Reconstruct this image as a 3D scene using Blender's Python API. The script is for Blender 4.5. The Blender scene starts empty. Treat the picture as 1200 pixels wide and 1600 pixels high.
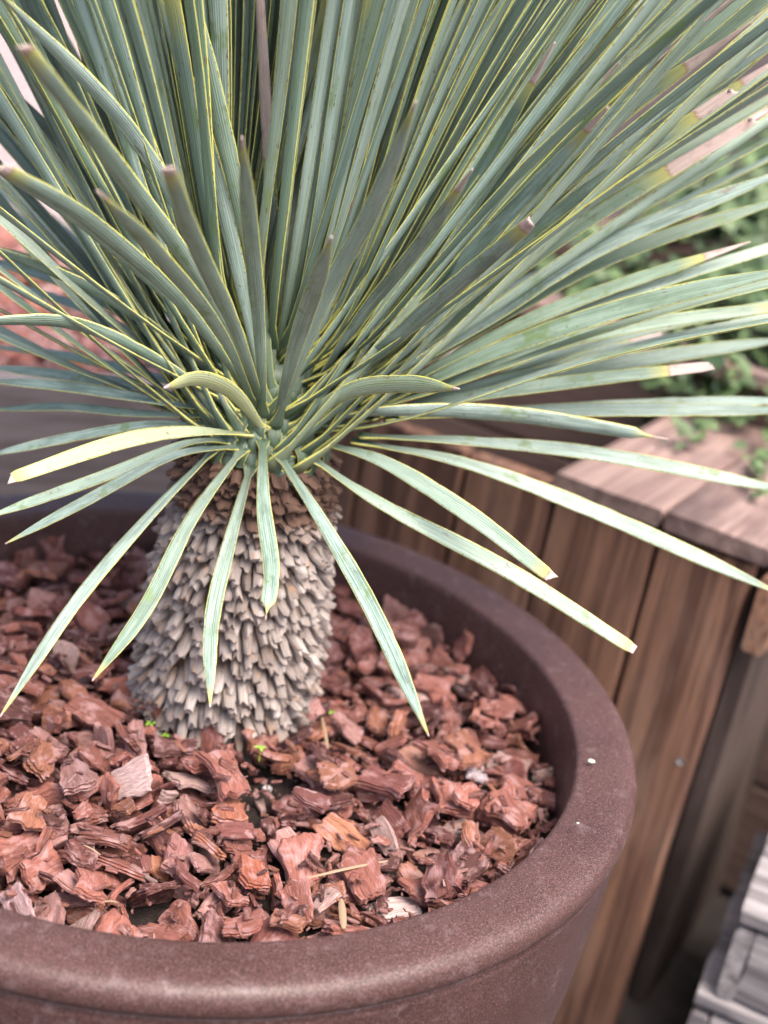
import bpy, math, random
import numpy as np
from mathutils import Vector, Matrix, noise

random.seed(7)
SC = bpy.context.scene
COL = SC.collection

# ------------------------------------------------------------------ camera
CAM = np.array([0.0891, -0.663, 0.3854])
RT = np.array([0.9825, 0.0698, 0.1726]); UP = np.array([-0.1862, 0.3688, 0.9107]); FW = np.array([0.0001, 0.9269, -0.3753])
cd = bpy.data.cameras.new('camera'); cam = bpy.data.objects.new('camera', cd); COL.objects.link(cam)
cd.sensor_fit = 'VERTICAL'; cd.sensor_height = 24; cd.sensor_width = 18; cd.lens = 2100 / 1600 * 24
cam.matrix_world = Matrix(((RT[0], UP[0], -FW[0], CAM[0]), (RT[1], UP[1], -FW[1], CAM[1]), (RT[2], UP[2], -FW[2], CAM[2]), (0, 0, 0, 1)))
cd.clip_start = 0.02; cd.clip_end = 200
cd.dof.use_dof = True; cd.dof.focus_distance = 0.645; cd.dof.aperture_fstop = 3.6
SC.camera = cam

# ------------------------------------------------------------------ sky and sun
SUN_EL, SUN_AZ = math.radians(63), math.radians(135)      # azimuth clockwise from +Y (away from the camera)
W = bpy.data.worlds.new('World'); SC.world = W; W.use_nodes = True
nt = W.node_tree; nt.nodes.clear()
sk = nt.nodes.new('ShaderNodeTexSky'); sk.sky_type = 'NISHITA'; sk.sun_disc = False
sk.sun_elevation = SUN_EL; sk.sun_rotation = SUN_AZ; sk.dust_density = 6.0; sk.ozone_density = 0.6; sk.air_density = 0.75
bg = nt.nodes.new('ShaderNodeBackground'); bg.inputs['Strength'].default_value = 0.125
wo = nt.nodes.new('ShaderNodeOutputWorld')
nt.links.new(sk.outputs[0], bg.inputs[0]); nt.links.new(bg.outputs[0], wo.inputs[0])
sd = bpy.data.lights.new('sun', 'SUN'); sd.energy = 1.15; sd.angle = math.radians(36); sd.color = (1.0, 0.93, 0.84)
so = bpy.data.objects.new('sun', sd); COL.objects.link(so)
sdir = Vector((math.sin(SUN_AZ) * math.cos(SUN_EL), math.cos(SUN_AZ) * math.cos(SUN_EL), math.sin(SUN_EL)))
so.rotation_euler = sdir.to_track_quat('Z', 'Y').to_euler(); so.location = sdir * 5
SC.view_settings.view_transform = 'Standard'; SC.view_settings.look = 'None'; SC.view_settings.gamma = 1
SC.view_settings.exposure = 1.68
SC.cycles.max_bounces = 8

# ------------------------------------------------------------------ helpers
def un(px, py, z=None, y=None, t=None):
    v = FW + (px - 600) / 2100 * RT - (py - 800) / 2100 * UP
    if z is not None: t = (z - CAM[2]) / v[2]
    elif y is not None: t = (y - CAM[1]) / v[1]
    return CAM + t * v

def pj(P):
    v = np.asarray(P, float) - CAM; d = v @ FW
    return 600 + 2100 * (v @ RT) / d, 800 - 2100 * (v @ UP) / d, d

def tag(o, label=None, cat=None, group=None, kind=None):
    if label: o['label'] = label
    if cat: o['category'] = cat
    if group: o['group'] = group
    if kind: o['kind'] = kind
    return o

def empty(name, loc=(0, 0, 0), rz=0):
    o = bpy.data.objects.new(name, None); COL.objects.link(o); o.location = loc; o.rotation_euler = (0, 0, rz)
    o.empty_display_size = 0.02
    return o

class MB:
    """collects vertices, faces and per-vertex attributes"""
    def __init__(s): s.v = []; s.f = []; s.a = {}; s.uv = []
    def add(s, verts, faces, **attr):
        b = len(s.v); s.v += [tuple(map(float, p)) for p in verts]
        s.f += [tuple(i + b for i in f) for f in faces]
        for k, val in attr.items():
            s.a.setdefault(k, []).extend(val)
    def mesh(s, name, smooth=True, sharp=None):
        me = bpy.data.meshes.new(name); me.from_pydata(s.v, [], s.f)
        for k, val in s.a.items():
            val = np.asarray(val, np.float32)
            if val.ndim == 1:
                at = me.attributes.new(k, 'FLOAT', 'POINT'); at.data.foreach_set('value', val)
            else:
                at = me.attributes.new(k, 'FLOAT_VECTOR', 'POINT'); at.data.foreach_set('vector', val.ravel())
        if smooth: me.polygons.foreach_set('use_smooth', [True] * len(me.polygons))
        if sharp: me.set_sharp_from_angle(angle=math.radians(sharp))
        me.update()
        return me
    def build(s, name, mat, parent=None, smooth=True, sharp=None):
        me = s.mesh(name, smooth, sharp); me.materials.append(mat)
        o = bpy.data.objects.new(name, me); COL.objects.link(o)
        if parent: o.parent = parent
        return o

class NG:
    """small node-graph writer"""
    def __init__(s, name):
        s.m = bpy.data.materials.new(name); s.m.use_nodes = True; s.t = s.m.node_tree
        s.b = s.t.nodes['Principled BSDF']; s.o = s.t.nodes['Material Output']
    def n(s, typ, **kw):
        nd = s.t.nodes.new(typ)
        for k, v in kw.items(): setattr(nd, k, v)
        return nd
    def put(s, sock, v):
        if hasattr(v, 'links'): s.t.links.new(v, sock)
        else:
            if isinstance(v, tuple) and len(v) == 3 and sock.type == 'RGBA': v = (*v, 1)
            sock.default_value = v
    def attr(s, name, out='Fac'): return s.n('ShaderNodeAttribute', attribute_name=name).outputs[out]
    def math(s, op, a, b=0.0, c=None, clamp=False):
        nd = s.n('ShaderNodeMath', operation=op, use_clamp=clamp); s.put(nd.inputs[0], a); s.put(nd.inputs[1], b)
        if c is not None: s.put(nd.inputs[2], c)
        return nd.outputs[0]
    def mix(s, f, a, b, mode='MIX'):
        nd = s.n('ShaderNodeMix', data_type='RGBA', blend_type=mode); s.put(nd.inputs[0], f); s.put(nd.inputs[6], a); s.put(nd.inputs[7], b)
        return nd.outputs[2]
    def vscale(s, vec, sc):
        nd = s.n('ShaderNodeMapping'); s.put(nd.inputs[0], vec); nd.inputs['Scale'].default_value = sc; return nd.outputs[0]
    def vadd(s, a, b):
        nd = s.n('ShaderNodeVectorMath', operation='ADD'); s.put(nd.inputs[0], a); s.put(nd.inputs[1], b); return nd.outputs[0]
    def noise(s, vec, scale, detail=4, rough=0.55, dist=0, out=0):
        nd = s.n('ShaderNodeTexNoise'); s.put(nd.inputs['Vector'], vec); nd.inputs['Scale'].default_value = scale
        nd.inputs['Detail'].default_value = detail; nd.inputs['Roughness'].default_value = rough; nd.inputs['Distortion'].default_value = dist
        return nd.outputs[out]
    def ramp(s, f, lo, hi, a=0.0, b=1.0):
        nd = s.n('ShaderNodeMapRange'); s.put(nd.inputs[0], f)
        for i, v in enumerate((lo, hi, a, b)): s.put(nd.inputs[i + 1], v)
        return nd.outputs[0]
    def comb(s, x, y, z):
        nd = s.n('ShaderNodeCombineXYZ')
        for i, v in enumerate((x, y, z)): s.put(nd.inputs[i], v)
        return nd.outputs[0]
    def sep(s, v):
        nd = s.n('ShaderNodeSeparateXYZ'); s.put(nd.inputs[0], v); return nd.outputs
    def bump(s, h, strength=0.5, dist=0.001):
        nd = s.n('ShaderNodeBump'); s.put(nd.inputs['Height'], h); nd.inputs['Strength'].default_value = strength
        nd.inputs['Distance'].default_value = dist; s.t.links.new(nd.outputs[0], s.b.inputs['Normal'])
    def done(s, color, rough=0.6, **kw):
        s.put(s.b.inputs['Base Color'], color); s.put(s.b.inputs['Roughness'], rough)
        for k, v in kw.items(): s.put(s.b.inputs[k.replace('_', ' ')], v)
        return s.m

def geopos(g): return g.n('ShaderNodeNewGeometry').outputs['Position']

# ------------------------------------------------------------------ materials
def m_leaf():
    g = NG('yucca_leaf'); u = g.attr('u'); v = g.attr('v'); r = g.attr('lrand'); dry = g.attr('dry'); yel = g.attr('yel')
    r100 = g.math('MULTIPLY', r, 57.0)
    c_long = g.comb(g.math('MULTIPLY', u, 11.0), g.math('MULTIPLY', v, 3.0), r100)
    c_fine = g.comb(g.math('MULTIPLY', u, 26.0), g.math('MULTIPLY', v, 9.0), r100)
    c_iso = g.comb(g.math('MULTIPLY', u, 1.2), g.math('MULTIPLY', v, 22.0), r100)
    c_spk = g.comb(g.math('MULTIPLY', u, 4.0), g.math('MULTIPLY', v, 90.0), r100)
    stri = g.noise(c_long, 1.0, 3); fine = g.noise(c_fine, 1.0, 4, 0.7); iso = g.noise(c_iso, 0.55, 4, 0.6); spk = g.noise(c_spk, 1.0, 3, 0.6)
    wave = g.math('ABSOLUTE', g.math('SINE', g.math('MULTIPLY', u, 3.14159 * 8)))
    base = g.mix(g.ramp(stri, 0.32, 0.68), (0.120, 0.195, 0.155), (0.340, 0.445, 0.395))
    base = g.mix(g.ramp(fine, 0.45, 0.78, 0, 0.6), base, (0.44, 0.54, 0.49))
    base = g.mix(g.math('MULTIPLY', g.ramp(wave, 0.0, 0.25, 0.5, 0.0), g.ramp(stri, 0.35, 0.6, 1, 0)), base, (0.05, 0.10, 0.075))
    blot = g.noise(g.comb(g.math('MULTIPLY', u, 1.5), g.math('MULTIPLY', v, 7.0), r100), 1.0, 5, 0.65)
    base = g.mix(g.ramp(blot, 0.48, 0.62, 0, 0.55), base, (0.070, 0.115, 0.085))
    base = g.mix(g.ramp(blot, 0.30, 0.44, 0.5, 0.0), base, (0.42, 0.52, 0.47))
    # a broad difference from leaf to leaf: bluer, greener
    rv = g.math('FRACT', g.math('MULTIPLY', r, 7.31))
    base = g.mix(g.ramp(r, 0.35, 1.0, 0.0, 0.5), base, (0.190, 0.285, 0.140))
    base = g.mix(g.ramp(rv, 0.0, 0.45, 0.5, 0.0), base, (0.070, 0.125, 0.100))
    base = g.mix(g.ramp(rv, 0.6, 1.0, 0.0, 0.45), base, (0.42, 0.52, 0.46))
    # bloom rubbed off in short patches
    base = g.mix(g.ramp(iso, 0.60, 0.68, 0.0, 0.65), base, (0.125, 0.20, 0.05))
    # brown flecks
    base = g.mix(g.ramp(spk, 0.675, 0.71, 0.0, 0.75), base, (0.10, 0.055, 0.035))
    # darker green towards the clasping base
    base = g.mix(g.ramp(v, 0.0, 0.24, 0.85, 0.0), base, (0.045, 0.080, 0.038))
    base = g.mix(yel, base, g.mix(g.ramp(stri, .35, .65), (0.60, 0.60, 0.25), (0.50, 0.56, 0.36)))
    # yellow margin
    e = g.math('ABSOLUTE', g.math('SUBTRACT', u, 0.5))
    ew = g.math('ADD', e, g.math('MULTIPLY', g.math('SUBTRACT', spk, 0.5), 0.025))
    marg = g.ramp(ew, 0.452, 0.47)
    ycol = g.mix(g.ramp(iso, 0.35, 0.65), (0.70, 0.66, 0.12), (0.55, 0.56, 0.20))
    base = g.mix(marg, base, ycol)
    fl = g.math('MULTIPLY', g.ramp(g.math('ABSOLUTE', g.math('SUBTRACT', e, 0.44)), 0.0, 0.05, 1, 0), g.ramp(g.noise(c_spk, 1.7, 2), 0.56, 0.62))
    base = g.mix(fl, base, (0.13, 0.055, 0.025))
    sc = g.noise(g.comb(g.math('MULTIPLY', u, 2.2), g.math('MULTIPLY', v, 16.0), g.math('ADD', r100, 9.0)), 1.0, 4, 0.7)
    base = g.mix(g.ramp(sc, 0.69, 0.72, 0.0, 0.85), base, (0.30, 0.19, 0.13))
    base = g.mix(g.math('MULTIPLY', g.ramp(sc, 0.665, 0.69), g.ramp(sc, 0.69, 0.71, 1, 0)), base, (0.10, 0.045, 0.03))
    # yellowing then dry tip
    vj = g.math('ADD', v, g.math('MULTIPLY', g.math('SUBTRACT', stri, 0.5), 0.03))
    dd = g.math('SUBTRACT', vj, dry)
    base = g.mix(g.ramp(dd, -0.07, -0.003, 0, 0.8), base, (0.48, 0.46, 0.12))
    dc = g.mix(g.ramp(fine, 0.4, 0.65), (0.66, 0.53, 0.49), (0.40, 0.27, 0.24))
    dc = g.mix(g.ramp(iso, 0.55, 0.65, 0, 0.5), dc, (0.26, 0.15, 0.13))
    dc = g.mix(g.ramp(dd, 0.0, 0.007, .9, 0), dc, (0.23, 0.085, 0.05))
    base = g.mix(g.ramp(dd, -0.003, 0.003), base, dc)
    g.bump(g.math('ADD', stri, g.math('MULTIPLY', wave, 0.5)), 0.45, 0.0006)
    return g.done(base, g.ramp(fine, 0.3, 0.7, 0.30, 0.50), Specular_IOR_Level=0.6)

def m_stub():
    g = NG('dead_leaf_stub'); lc = g.attr('lco', 'Vector'); t = g.attr('tint'); br = g.attr('brown')
    f = g.noise(g.vscale(lc, (1500, 120, 1500)), 1.0, 4, 0.65); f2 = g.noise(g.vscale(lc, (250, 120, 250)), 1.0, 3)
    c = g.mix(t, (0.22, 0.180, 0.160), (0.55, 0.49, 0.455)); c = g.mix(g.attr('prot'), c, (0.055, 0.035, 0.025))  # shade of the gaps painted in: each stub darkens towards its base
    c = g.mix(g.ramp(f, 0.35, 0.65, 0.55, 0.0), c, (0.12, 0.085, 0.07))
    c = g.mix(g.ramp(f2, 0.58, 0.72, 0, 0.6), c, (0.42, 0.23, 0.12))
    c = g.mix(br, c, g.mix(f, (0.045, 0.026, 0.020), (0.19, 0.115, 0.085)))
    g.bump(f, 0.7, 0.0008)
    return g.done(c, 0.85, Specular_IOR_Level=0.2)

def m_bark(objcol=True):
    g = NG('bark_chip' if objcol else 'bark_mulch'); lc = g.attr('lco', 'Vector')
    if objcol:
        oi = g.n('ShaderNodeObjectInfo'); col = oi.outputs['Color']; rnd = oi.outputs['Random']
    else:
        col = g.attr('ctint', 'Vector'); rnd = g.attr('crand')
    off = g.comb(g.math('MULTIPLY', rnd, 31.0), g.math('MULTIPLY', rnd, 17.0), 0.0)
    lc2 = g.vadd(lc, off)
    gr = g.noise(g.vscale(lc2, (1.6, 11, 7)), 1.0, 5, 0.65, 0.6); bl = g.noise(g.vscale(lc2, (1.5, 2.2, 2)), 1.0, 3); fi = g.noise(g.vscale(lc2, (14, 22, 22)), 1.0, 4, 0.7)
    c = g.mix(g.ramp(gr, 0.36, 0.62, 0.62, 0.0), col, g.mix(1.0, col, (0.26, 0.17, 0.17), 'MULTIPLY'))
    c = g.mix(g.ramp(bl, 0.50, 0.66, 0.0, 0.55), c, (0.50, 0.315, 0.315))
    c = g.mix(g.ramp(fi, 0.60, 0.75, 0.0, 0.45), c, (0.42, 0.26, 0.20))
    c = g.mix(g.ramp(fi, 0.28, 0.40, 0.6, 0.0), c, (0.05, 0.022, 0.02))
    g.bump(g.math('ADD', g.math('MULTIPLY', gr, 1.0), g.math('MULTIPLY', fi, 0.35)), 0.8, 0.0015)
    return g.done(c, 0.72, Specular_IOR_Level=0.35)

def m_pot():
    g = NG('speckled_brown_resin'); p = geopos(g)
    a = g.noise(p, 1500, 2, 0.6); b = g.noise(p, 14, 4, 0.6); c3 = g.noise(p, 90, 5, 0.7); v = g.n('ShaderNodeTexVoronoi'); g.put(v.inputs['Vector'], p); v.inputs['Scale'].default_value = 900
    c = g.mix(g.ramp(b, 0.3, 0.7), (0.062, 0.025, 0.022), (0.088, 0.037, 0.033))
    c = g.mix(g.ramp(a, 0.40, 0.52, 0.8, 0.0), c, (0.022, 0.014, 0.012))
    c = g.mix(g.ramp(a, 0.54, 0.66, 0.0, 0.6), c, (0.24, 0.15, 0.15))
    c = g.mix(g.ramp(c3, 0.56, 0.72, 0.0, 0.32), c, (0.27, 0.20, 0.21))
    g.bump(a, 0.25, 0.0004)
    return g.done(c, g.ramp(b, 0.3, 0.7, 0.42, 0.60), Specular_IOR_Level=0.5)

def m_wood(name, c1, c2, c3, rough=0.8, knots=0.5):
    g = NG(name); lc = g.attr('lco', 'Vector'); t = g.attr('tint')
    off = g.comb(g.math('MULTIPLY', t, 40.0), g.math('MULTIPLY', t, 23.0), 0.0)
    lc = g.vadd(lc, off)
    gr = g.noise(g.vscale(lc, (90, 3.5, 60)), 1.0, 5, 0.6, 0.5); bl = g.noise(g.vscale(lc, (14, 4, 12)), 1.0, 4, 0.6); fi = g.noise(g.vscale(lc, (420, 18, 300)), 1.0, 4, 0.7)
    c = g.mix(g.ramp(gr, 0.40, 0.60), c1, c2)
    c = g.mix(g.ramp(bl, 0.50, 0.68, 0, knots), c, c3)
    c = g.mix(g.ramp(fi, 0.35, 0.5, 0.5, 0.0), c, tuple(k * 0.35 for k in c1))
    c = g.mix(g.math('MULTIPLY', t, 0.35), c, tuple(k * 0.55 for k in c1))
    g.bump(g.math('ADD', gr, g.math('MULTIPLY', fi, 0.4)), 0.8, 0.002)
    return g.done(c, rough, Specular_IOR_Level=0.25)

def m_soil():
    g = NG('potting_soil'); p = geopos(g)
    a = g.noise(p, 260, 5, 0.7); b = g.noise(p, 900, 3)
    c = g.mix(g.ramp(a, 0.35, 0.65), (0.008, 0.005, 0.004), (0.034, 0.019, 0.015))
    c = g.mix(g.ramp(b, 0.76, 0.80), c, (0.25, 0.21, 0.18))
    g.bump(a, 1.0, 0.004)
    return g.done(c, 0.9)

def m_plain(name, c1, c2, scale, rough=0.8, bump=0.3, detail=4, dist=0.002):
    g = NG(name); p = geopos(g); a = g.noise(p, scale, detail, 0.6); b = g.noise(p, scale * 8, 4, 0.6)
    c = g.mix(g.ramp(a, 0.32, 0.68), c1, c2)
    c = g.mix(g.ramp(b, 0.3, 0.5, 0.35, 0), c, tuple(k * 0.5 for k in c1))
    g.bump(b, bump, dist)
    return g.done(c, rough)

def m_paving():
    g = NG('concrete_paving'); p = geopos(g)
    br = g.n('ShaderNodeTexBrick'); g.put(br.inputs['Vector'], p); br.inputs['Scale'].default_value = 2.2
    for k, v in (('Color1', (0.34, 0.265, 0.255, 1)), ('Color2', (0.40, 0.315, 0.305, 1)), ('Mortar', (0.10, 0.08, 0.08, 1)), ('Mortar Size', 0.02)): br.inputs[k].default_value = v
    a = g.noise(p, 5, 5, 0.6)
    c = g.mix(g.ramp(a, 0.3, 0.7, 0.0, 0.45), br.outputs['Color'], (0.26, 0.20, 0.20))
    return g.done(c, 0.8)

def m_green(name, c1, c2, rough=0.5):
    g = NG(name); t = g.attr('tint')
    return g.done(g.mix(t, c1, c2), rough, Specular_IOR_Level=0.4)

M = dict(leaf=m_leaf(), stub=m_stub(), bark=m_bark(), mulch=m_bark(False), pot=m_pot(), soil=m_soil(), paving=m_paving())
M['redwood'] = m_wood('reddish_timber', (0.31, 0.165, 0.108), (0.115, 0.058, 0.042), (0.38, 0.25, 0.19), 0.8)
M['deck'] = m_wood('sky_lit_reddish_timber', (0.36, 0.255, 0.225), (0.22, 0.145, 0.13), (0.09, 0.062, 0.062), 0.8, 0.95)
M['greywood'] = m_wood('weathered_grey_timber', (0.32, 0.30, 0.31), (0.13, 0.115, 0.12), (0.40, 0.375, 0.385), 0.85)
M['darkwood'] = m_wood('dark_grey_timber', (0.37, 0.305, 0.295), (0.24, 0.195, 0.19), (0.46, 0.39, 0.38), 0.8)
M['brownwood'] = m_wood('dark_brown_timber', (0.19, 0.125, 0.105), (0.11, 0.070, 0.060), (0.26, 0.18, 0.15), 0.8)
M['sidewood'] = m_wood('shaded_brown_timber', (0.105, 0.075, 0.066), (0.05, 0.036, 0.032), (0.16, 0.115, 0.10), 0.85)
M['wall'] = m_plain('dark_wall_render', (0.085, 0.072, 0.075), (0.11, 0.092, 0.095), 3, 0.9)
M['green'] = m_green('groundcover_leaf', (0.025, 0.055, 0.018), (0.125, 0.195, 0.075))
M['stem'] = m_plain('brown_stem', (0.10, 0.06, 0.04), (0.16, 0.10, 0.07), 60)
M['sprout'] = m_green('seedling_green', (0.20, 0.45, 0.04), (0.35, 0.60, 0.08))
M['stone'] = m_plain('pale_stone', (0.55, 0.52, 0.52), (0.72, 0.68, 0.68), 200, 0.7)
M['spot'] = m_plain('dried_white_spot', (0.55, 0.62, 0.52), (0.65, 0.70, 0.60), 300, 0.6)
M['straw'] = m_wood('straw_coloured_wood', (0.38, 0.27, 0.18), (0.26, 0.18, 0.12), (0.46, 0.35, 0.24), 0.8)
M['shade_ground'] = m_plain('shade_dark_ground', (0.022, 0.017, 0.015), (0.050, 0.040, 0.036), 20)  # ground colour darkened to stand for the shade around the boxes

# ------------------------------------------------------------------ bark chip shapes
def cube_grid(n):
    vs = {}; faces = []; verts = []
    def vid(p):
        k = tuple(round(c, 4) for c in p)
        if k not in vs: vs[k] = len(verts); verts.append(p)
        return vs[k]
    for ax in range(3):
        for sg in (-1, 1):
            for i in range(n):
                for j in range(n):
                    q = []
                    for a, b in ((i, j), (i + 1, j), (i + 1, j + 1), (i, j + 1)):
                        p = [0, 0, 0]; p[ax] = sg; p[(ax + 1) % 3] = (2 * a / n - 1) * 1; p[(ax + 2) % 3] = (2 * b / n - 1)
                        q.append(vid(tuple(p)))
                    if sg < 0: q.reverse()
                    faces.append(tuple(q))
    return np.array(verts, float), faces

def chip_shape(seed, n=9):
    rs = random.Random(seed * 13 + 5)
    P, F = cube_grid(n)
    wy = rs.uniform(0.42, 0.82); wz = rs.uniform(0.17, 0.34); bend = rs.uniform(-0.18, 0.18); tw = rs.uniform(-0.5, 0.5)
    asym = rs.uniform(-0.35, 0.35); skew = rs.uniform(-0.5, 0.5); so_ = Vector((seed * 7.3, seed * 3.1, seed * 1.7))
    nrm = P / np.linalg.norm(P, axis=1, keepdims=True)
    out = []
    for p, q in zip(P, nrm):
        m = 0.13
        b = p * (1 - m) * 0.86 + q * m * 1.05
        x, y, z = b
        ol = 1 + 0.34 * noise.noise(Vector((x * 1.3, 0, 0)) + so_) + 0.18 * noise.noise(Vector((x * 2.8, y, 9)) + so_)
        y2 = y * wy * ol * (1 + asym * x)
        x2 = x * (1 + 0.20 * noise.noise(Vector((0, y * 2.2, 4)) + so_) + 0.09 * noise.noise(Vector((x, y * 5.5, z * 3)) + so_)) + skew * y2 * 0.5
        z2 = z * wz * 0.82 * (1 + 0.45 * noise.noise(Vector((x * 1.2, y * 1.5, 2 + z)) + so_))
        rid = noise.noise(Vector((x * 0.9, y * 4.5, 7 + z * 0.4)) + so_) * 0.12 + noise.noise(Vector((x * 2.2, y * 9, 3 + z)) + so_) * 0.03
        z2 += rid * wz * 1.6 * (1 if z > 0 else 0.6)
        # layered edges: bark splits into plates, seen along the sides
        if abs(z) < 0.85:
            lay = 0.035 * math.sin(z * 9 + 5 * noise.noise(Vector((x * 1.5, y * 1.5, 1)) + so_))
            y2 *= 1 + lay * 1.6; x2 *= 1 + lay
        z2 += bend * x2 * x2 + tw * 0.18 * x2 * y2
        out.append((x2, y2, z2))
    return np.array(out), F, np.array(P) * [1, wy, wz]
NPROTO = 22

# ------------------------------------------------------------------ the setting
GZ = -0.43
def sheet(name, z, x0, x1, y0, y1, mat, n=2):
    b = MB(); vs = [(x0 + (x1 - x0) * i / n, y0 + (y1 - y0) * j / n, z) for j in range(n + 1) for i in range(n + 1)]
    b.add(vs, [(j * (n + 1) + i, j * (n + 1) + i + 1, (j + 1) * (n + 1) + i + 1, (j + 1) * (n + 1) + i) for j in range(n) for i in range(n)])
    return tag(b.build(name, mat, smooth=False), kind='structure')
sheet('ground', GZ, -60, 60, -20, 120, M['shade_ground'])
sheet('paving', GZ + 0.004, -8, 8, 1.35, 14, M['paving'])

def bevel(o, w, seg=2):
    m = o.modifiers.new('bevel', 'BEVEL'); m.width = w; m.segments = seg; m.limit_method = 'ANGLE'; m.angle_limit = math.radians(50)

def plank(mb, o, ex, ey, ez, L, Wd, T, rough=0.0012, tint=None, seg=14):
    """a sawn board: o = corner, ex = along the length, ey across, ez through the thickness"""
    o, ex, ey, ez = [np.asarray(q, float) for q in (o, ex, ey, ez)]
    t = random.random() if tint is None else tint; so_ = Vector((t * 91, t * 37, t * 53))
    vs = []; lc = []; c = 0.0022
    ring = [(c, 0), (Wd / 2, 0), (Wd - c, 0), (Wd, c), (Wd, T - c), (Wd - c, T), (Wd / 2, T), (c, T), (0, T - c), (0, c)]
    R = len(ring)
    for i in range(seg + 1):
        x = L * i / seg
        for (a, b) in ring:
            j = noise.noise(Vector((x * 9, a * 40, b * 40)) + so_) * rough + noise.noise(Vector((x * 45, a * 90, b * 90)) + so_) * rough * 0.5
            ea = (1 if a > Wd * .7 else -1 if a < Wd * .3 else 0); eb = (1 if b > T / 2 else -1)
            vs.append(o + ex * (x + (j * 1.5 if i in (0, seg) else 0)) + ey * (a + ea * j) + ez * (b + eb * j * 0.6)); lc.append((a, x, b))
    fs = [(i * R + k, i * R + (k + 1) % R, (i + 1) * R + (k + 1) % R, (i + 1) * R + k) for i in range(seg) for k in range(R)]
    fs += [tuple(range(R - 1, -1, -1)), tuple(seg * R + k for k in range(R))]
    mb.add(vs, fs, lco=lc, tint=[t] * len(vs))

X3 = np.array((0., 0., 1.))
def board(name, mat, parent, *a, **k):
    b = MB(); plank(b, *a, **k); return b.build(name, mat, parent, sharp=40)

# ------------------------------------------------------------------ timber deck box on the right
def deck_box():
    A = un(1190, 850, z=0.05); B0 = un(870, 735, z=0.05)
    e = (B0 - A); e[2] = 0; e /= np.linalg.norm(e)            # along the front face, towards the left
    nb = np.array((e[1], -e[0], 0.))                            # away from the camera
    if nb[1] < 0: nb = -nb
    r = tag(empty('timber_crate', (A[0], A[1], GZ)), 'reddish brown timber box with upright boards and a paler plank top, right of the pot', 'wooden box')
    P0 = A - np.array((A[0], A[1], GZ))
    def P(u, v, w): return P0 + e * u + nb * v + X3 * w
    H = 0.05 - GZ
    # front: upright boards, with thin dark joints
    u = 0.0
    for k, wd in enumerate((0.074, 0.088, 0.078, 0.094, 0.072, 0.074)):
        left = u > 0.155
        board('front_board', M['redwood'], r, P(u + 0.0012, 0, -H), X3, e, nb, H - (0.012 if left else 0.018) - random.uniform(0, .002), wd - 0.003, 0.020, tint=(0.15, .7, .35, .05, .55, .3)[k])
        u += wd
    for ww in (-0.12, -0.34): board('batten', M['brownwood'], r, P(0.02, 0.0225, ww), e, -X3, nb, u - 0.03, 0.05, 0.018)
    # top planks running away from the camera, sky light painted into their paler colour
    x = -0.012
    for k, wd in enumerate((0.086, 0.092, 0.082, 0.09)):
        if x + wd > 0.18: wd = 0.172 - x
        if wd < 0.02: break
        board('top_plank', M['deck'], r, P(x, -0.004, -0.014), nb, e, X3, 0.78, wd - 0.0025, 0.014, tint=random.random(), rough=0.0016)
        x += wd
    # the right-hand side: a shabby post, then gapped uprights in the shade
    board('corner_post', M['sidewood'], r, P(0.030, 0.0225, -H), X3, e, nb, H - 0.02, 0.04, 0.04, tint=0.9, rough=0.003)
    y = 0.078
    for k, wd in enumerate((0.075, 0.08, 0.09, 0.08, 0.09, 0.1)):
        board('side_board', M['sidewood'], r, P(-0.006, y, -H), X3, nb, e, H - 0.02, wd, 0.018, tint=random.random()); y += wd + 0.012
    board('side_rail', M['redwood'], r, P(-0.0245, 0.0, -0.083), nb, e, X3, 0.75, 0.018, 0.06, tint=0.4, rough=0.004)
    for (uu, ww) in ((0.010, -0.19),):
        b = MB(); vs = []; fs = []
        for j in range(10): a = j * math.pi / 5; vs.append(P(uu, 0, ww) + (e * math.cos(a) + X3 * math.sin(a)) * 0.003 - nb * 0.001)
        fs.append(tuple(range(10))); c0 = len(vs)
        for j in range(10): a = j * math.pi / 5; vs.append(P(uu, 0, ww) + (e * math.cos(a) + X3 * math.sin(a)) * 0.0035 + nb * 0.002)
        fs += [(j, (j + 1) % 10, c0 + (j + 1) % 10, c0 + j) for j in range(10)]
        b.add(vs, fs); b.build('nail_head', M['greywood'], r)
    return e, nb, A
DE, DN, DA = deck_box()

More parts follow.
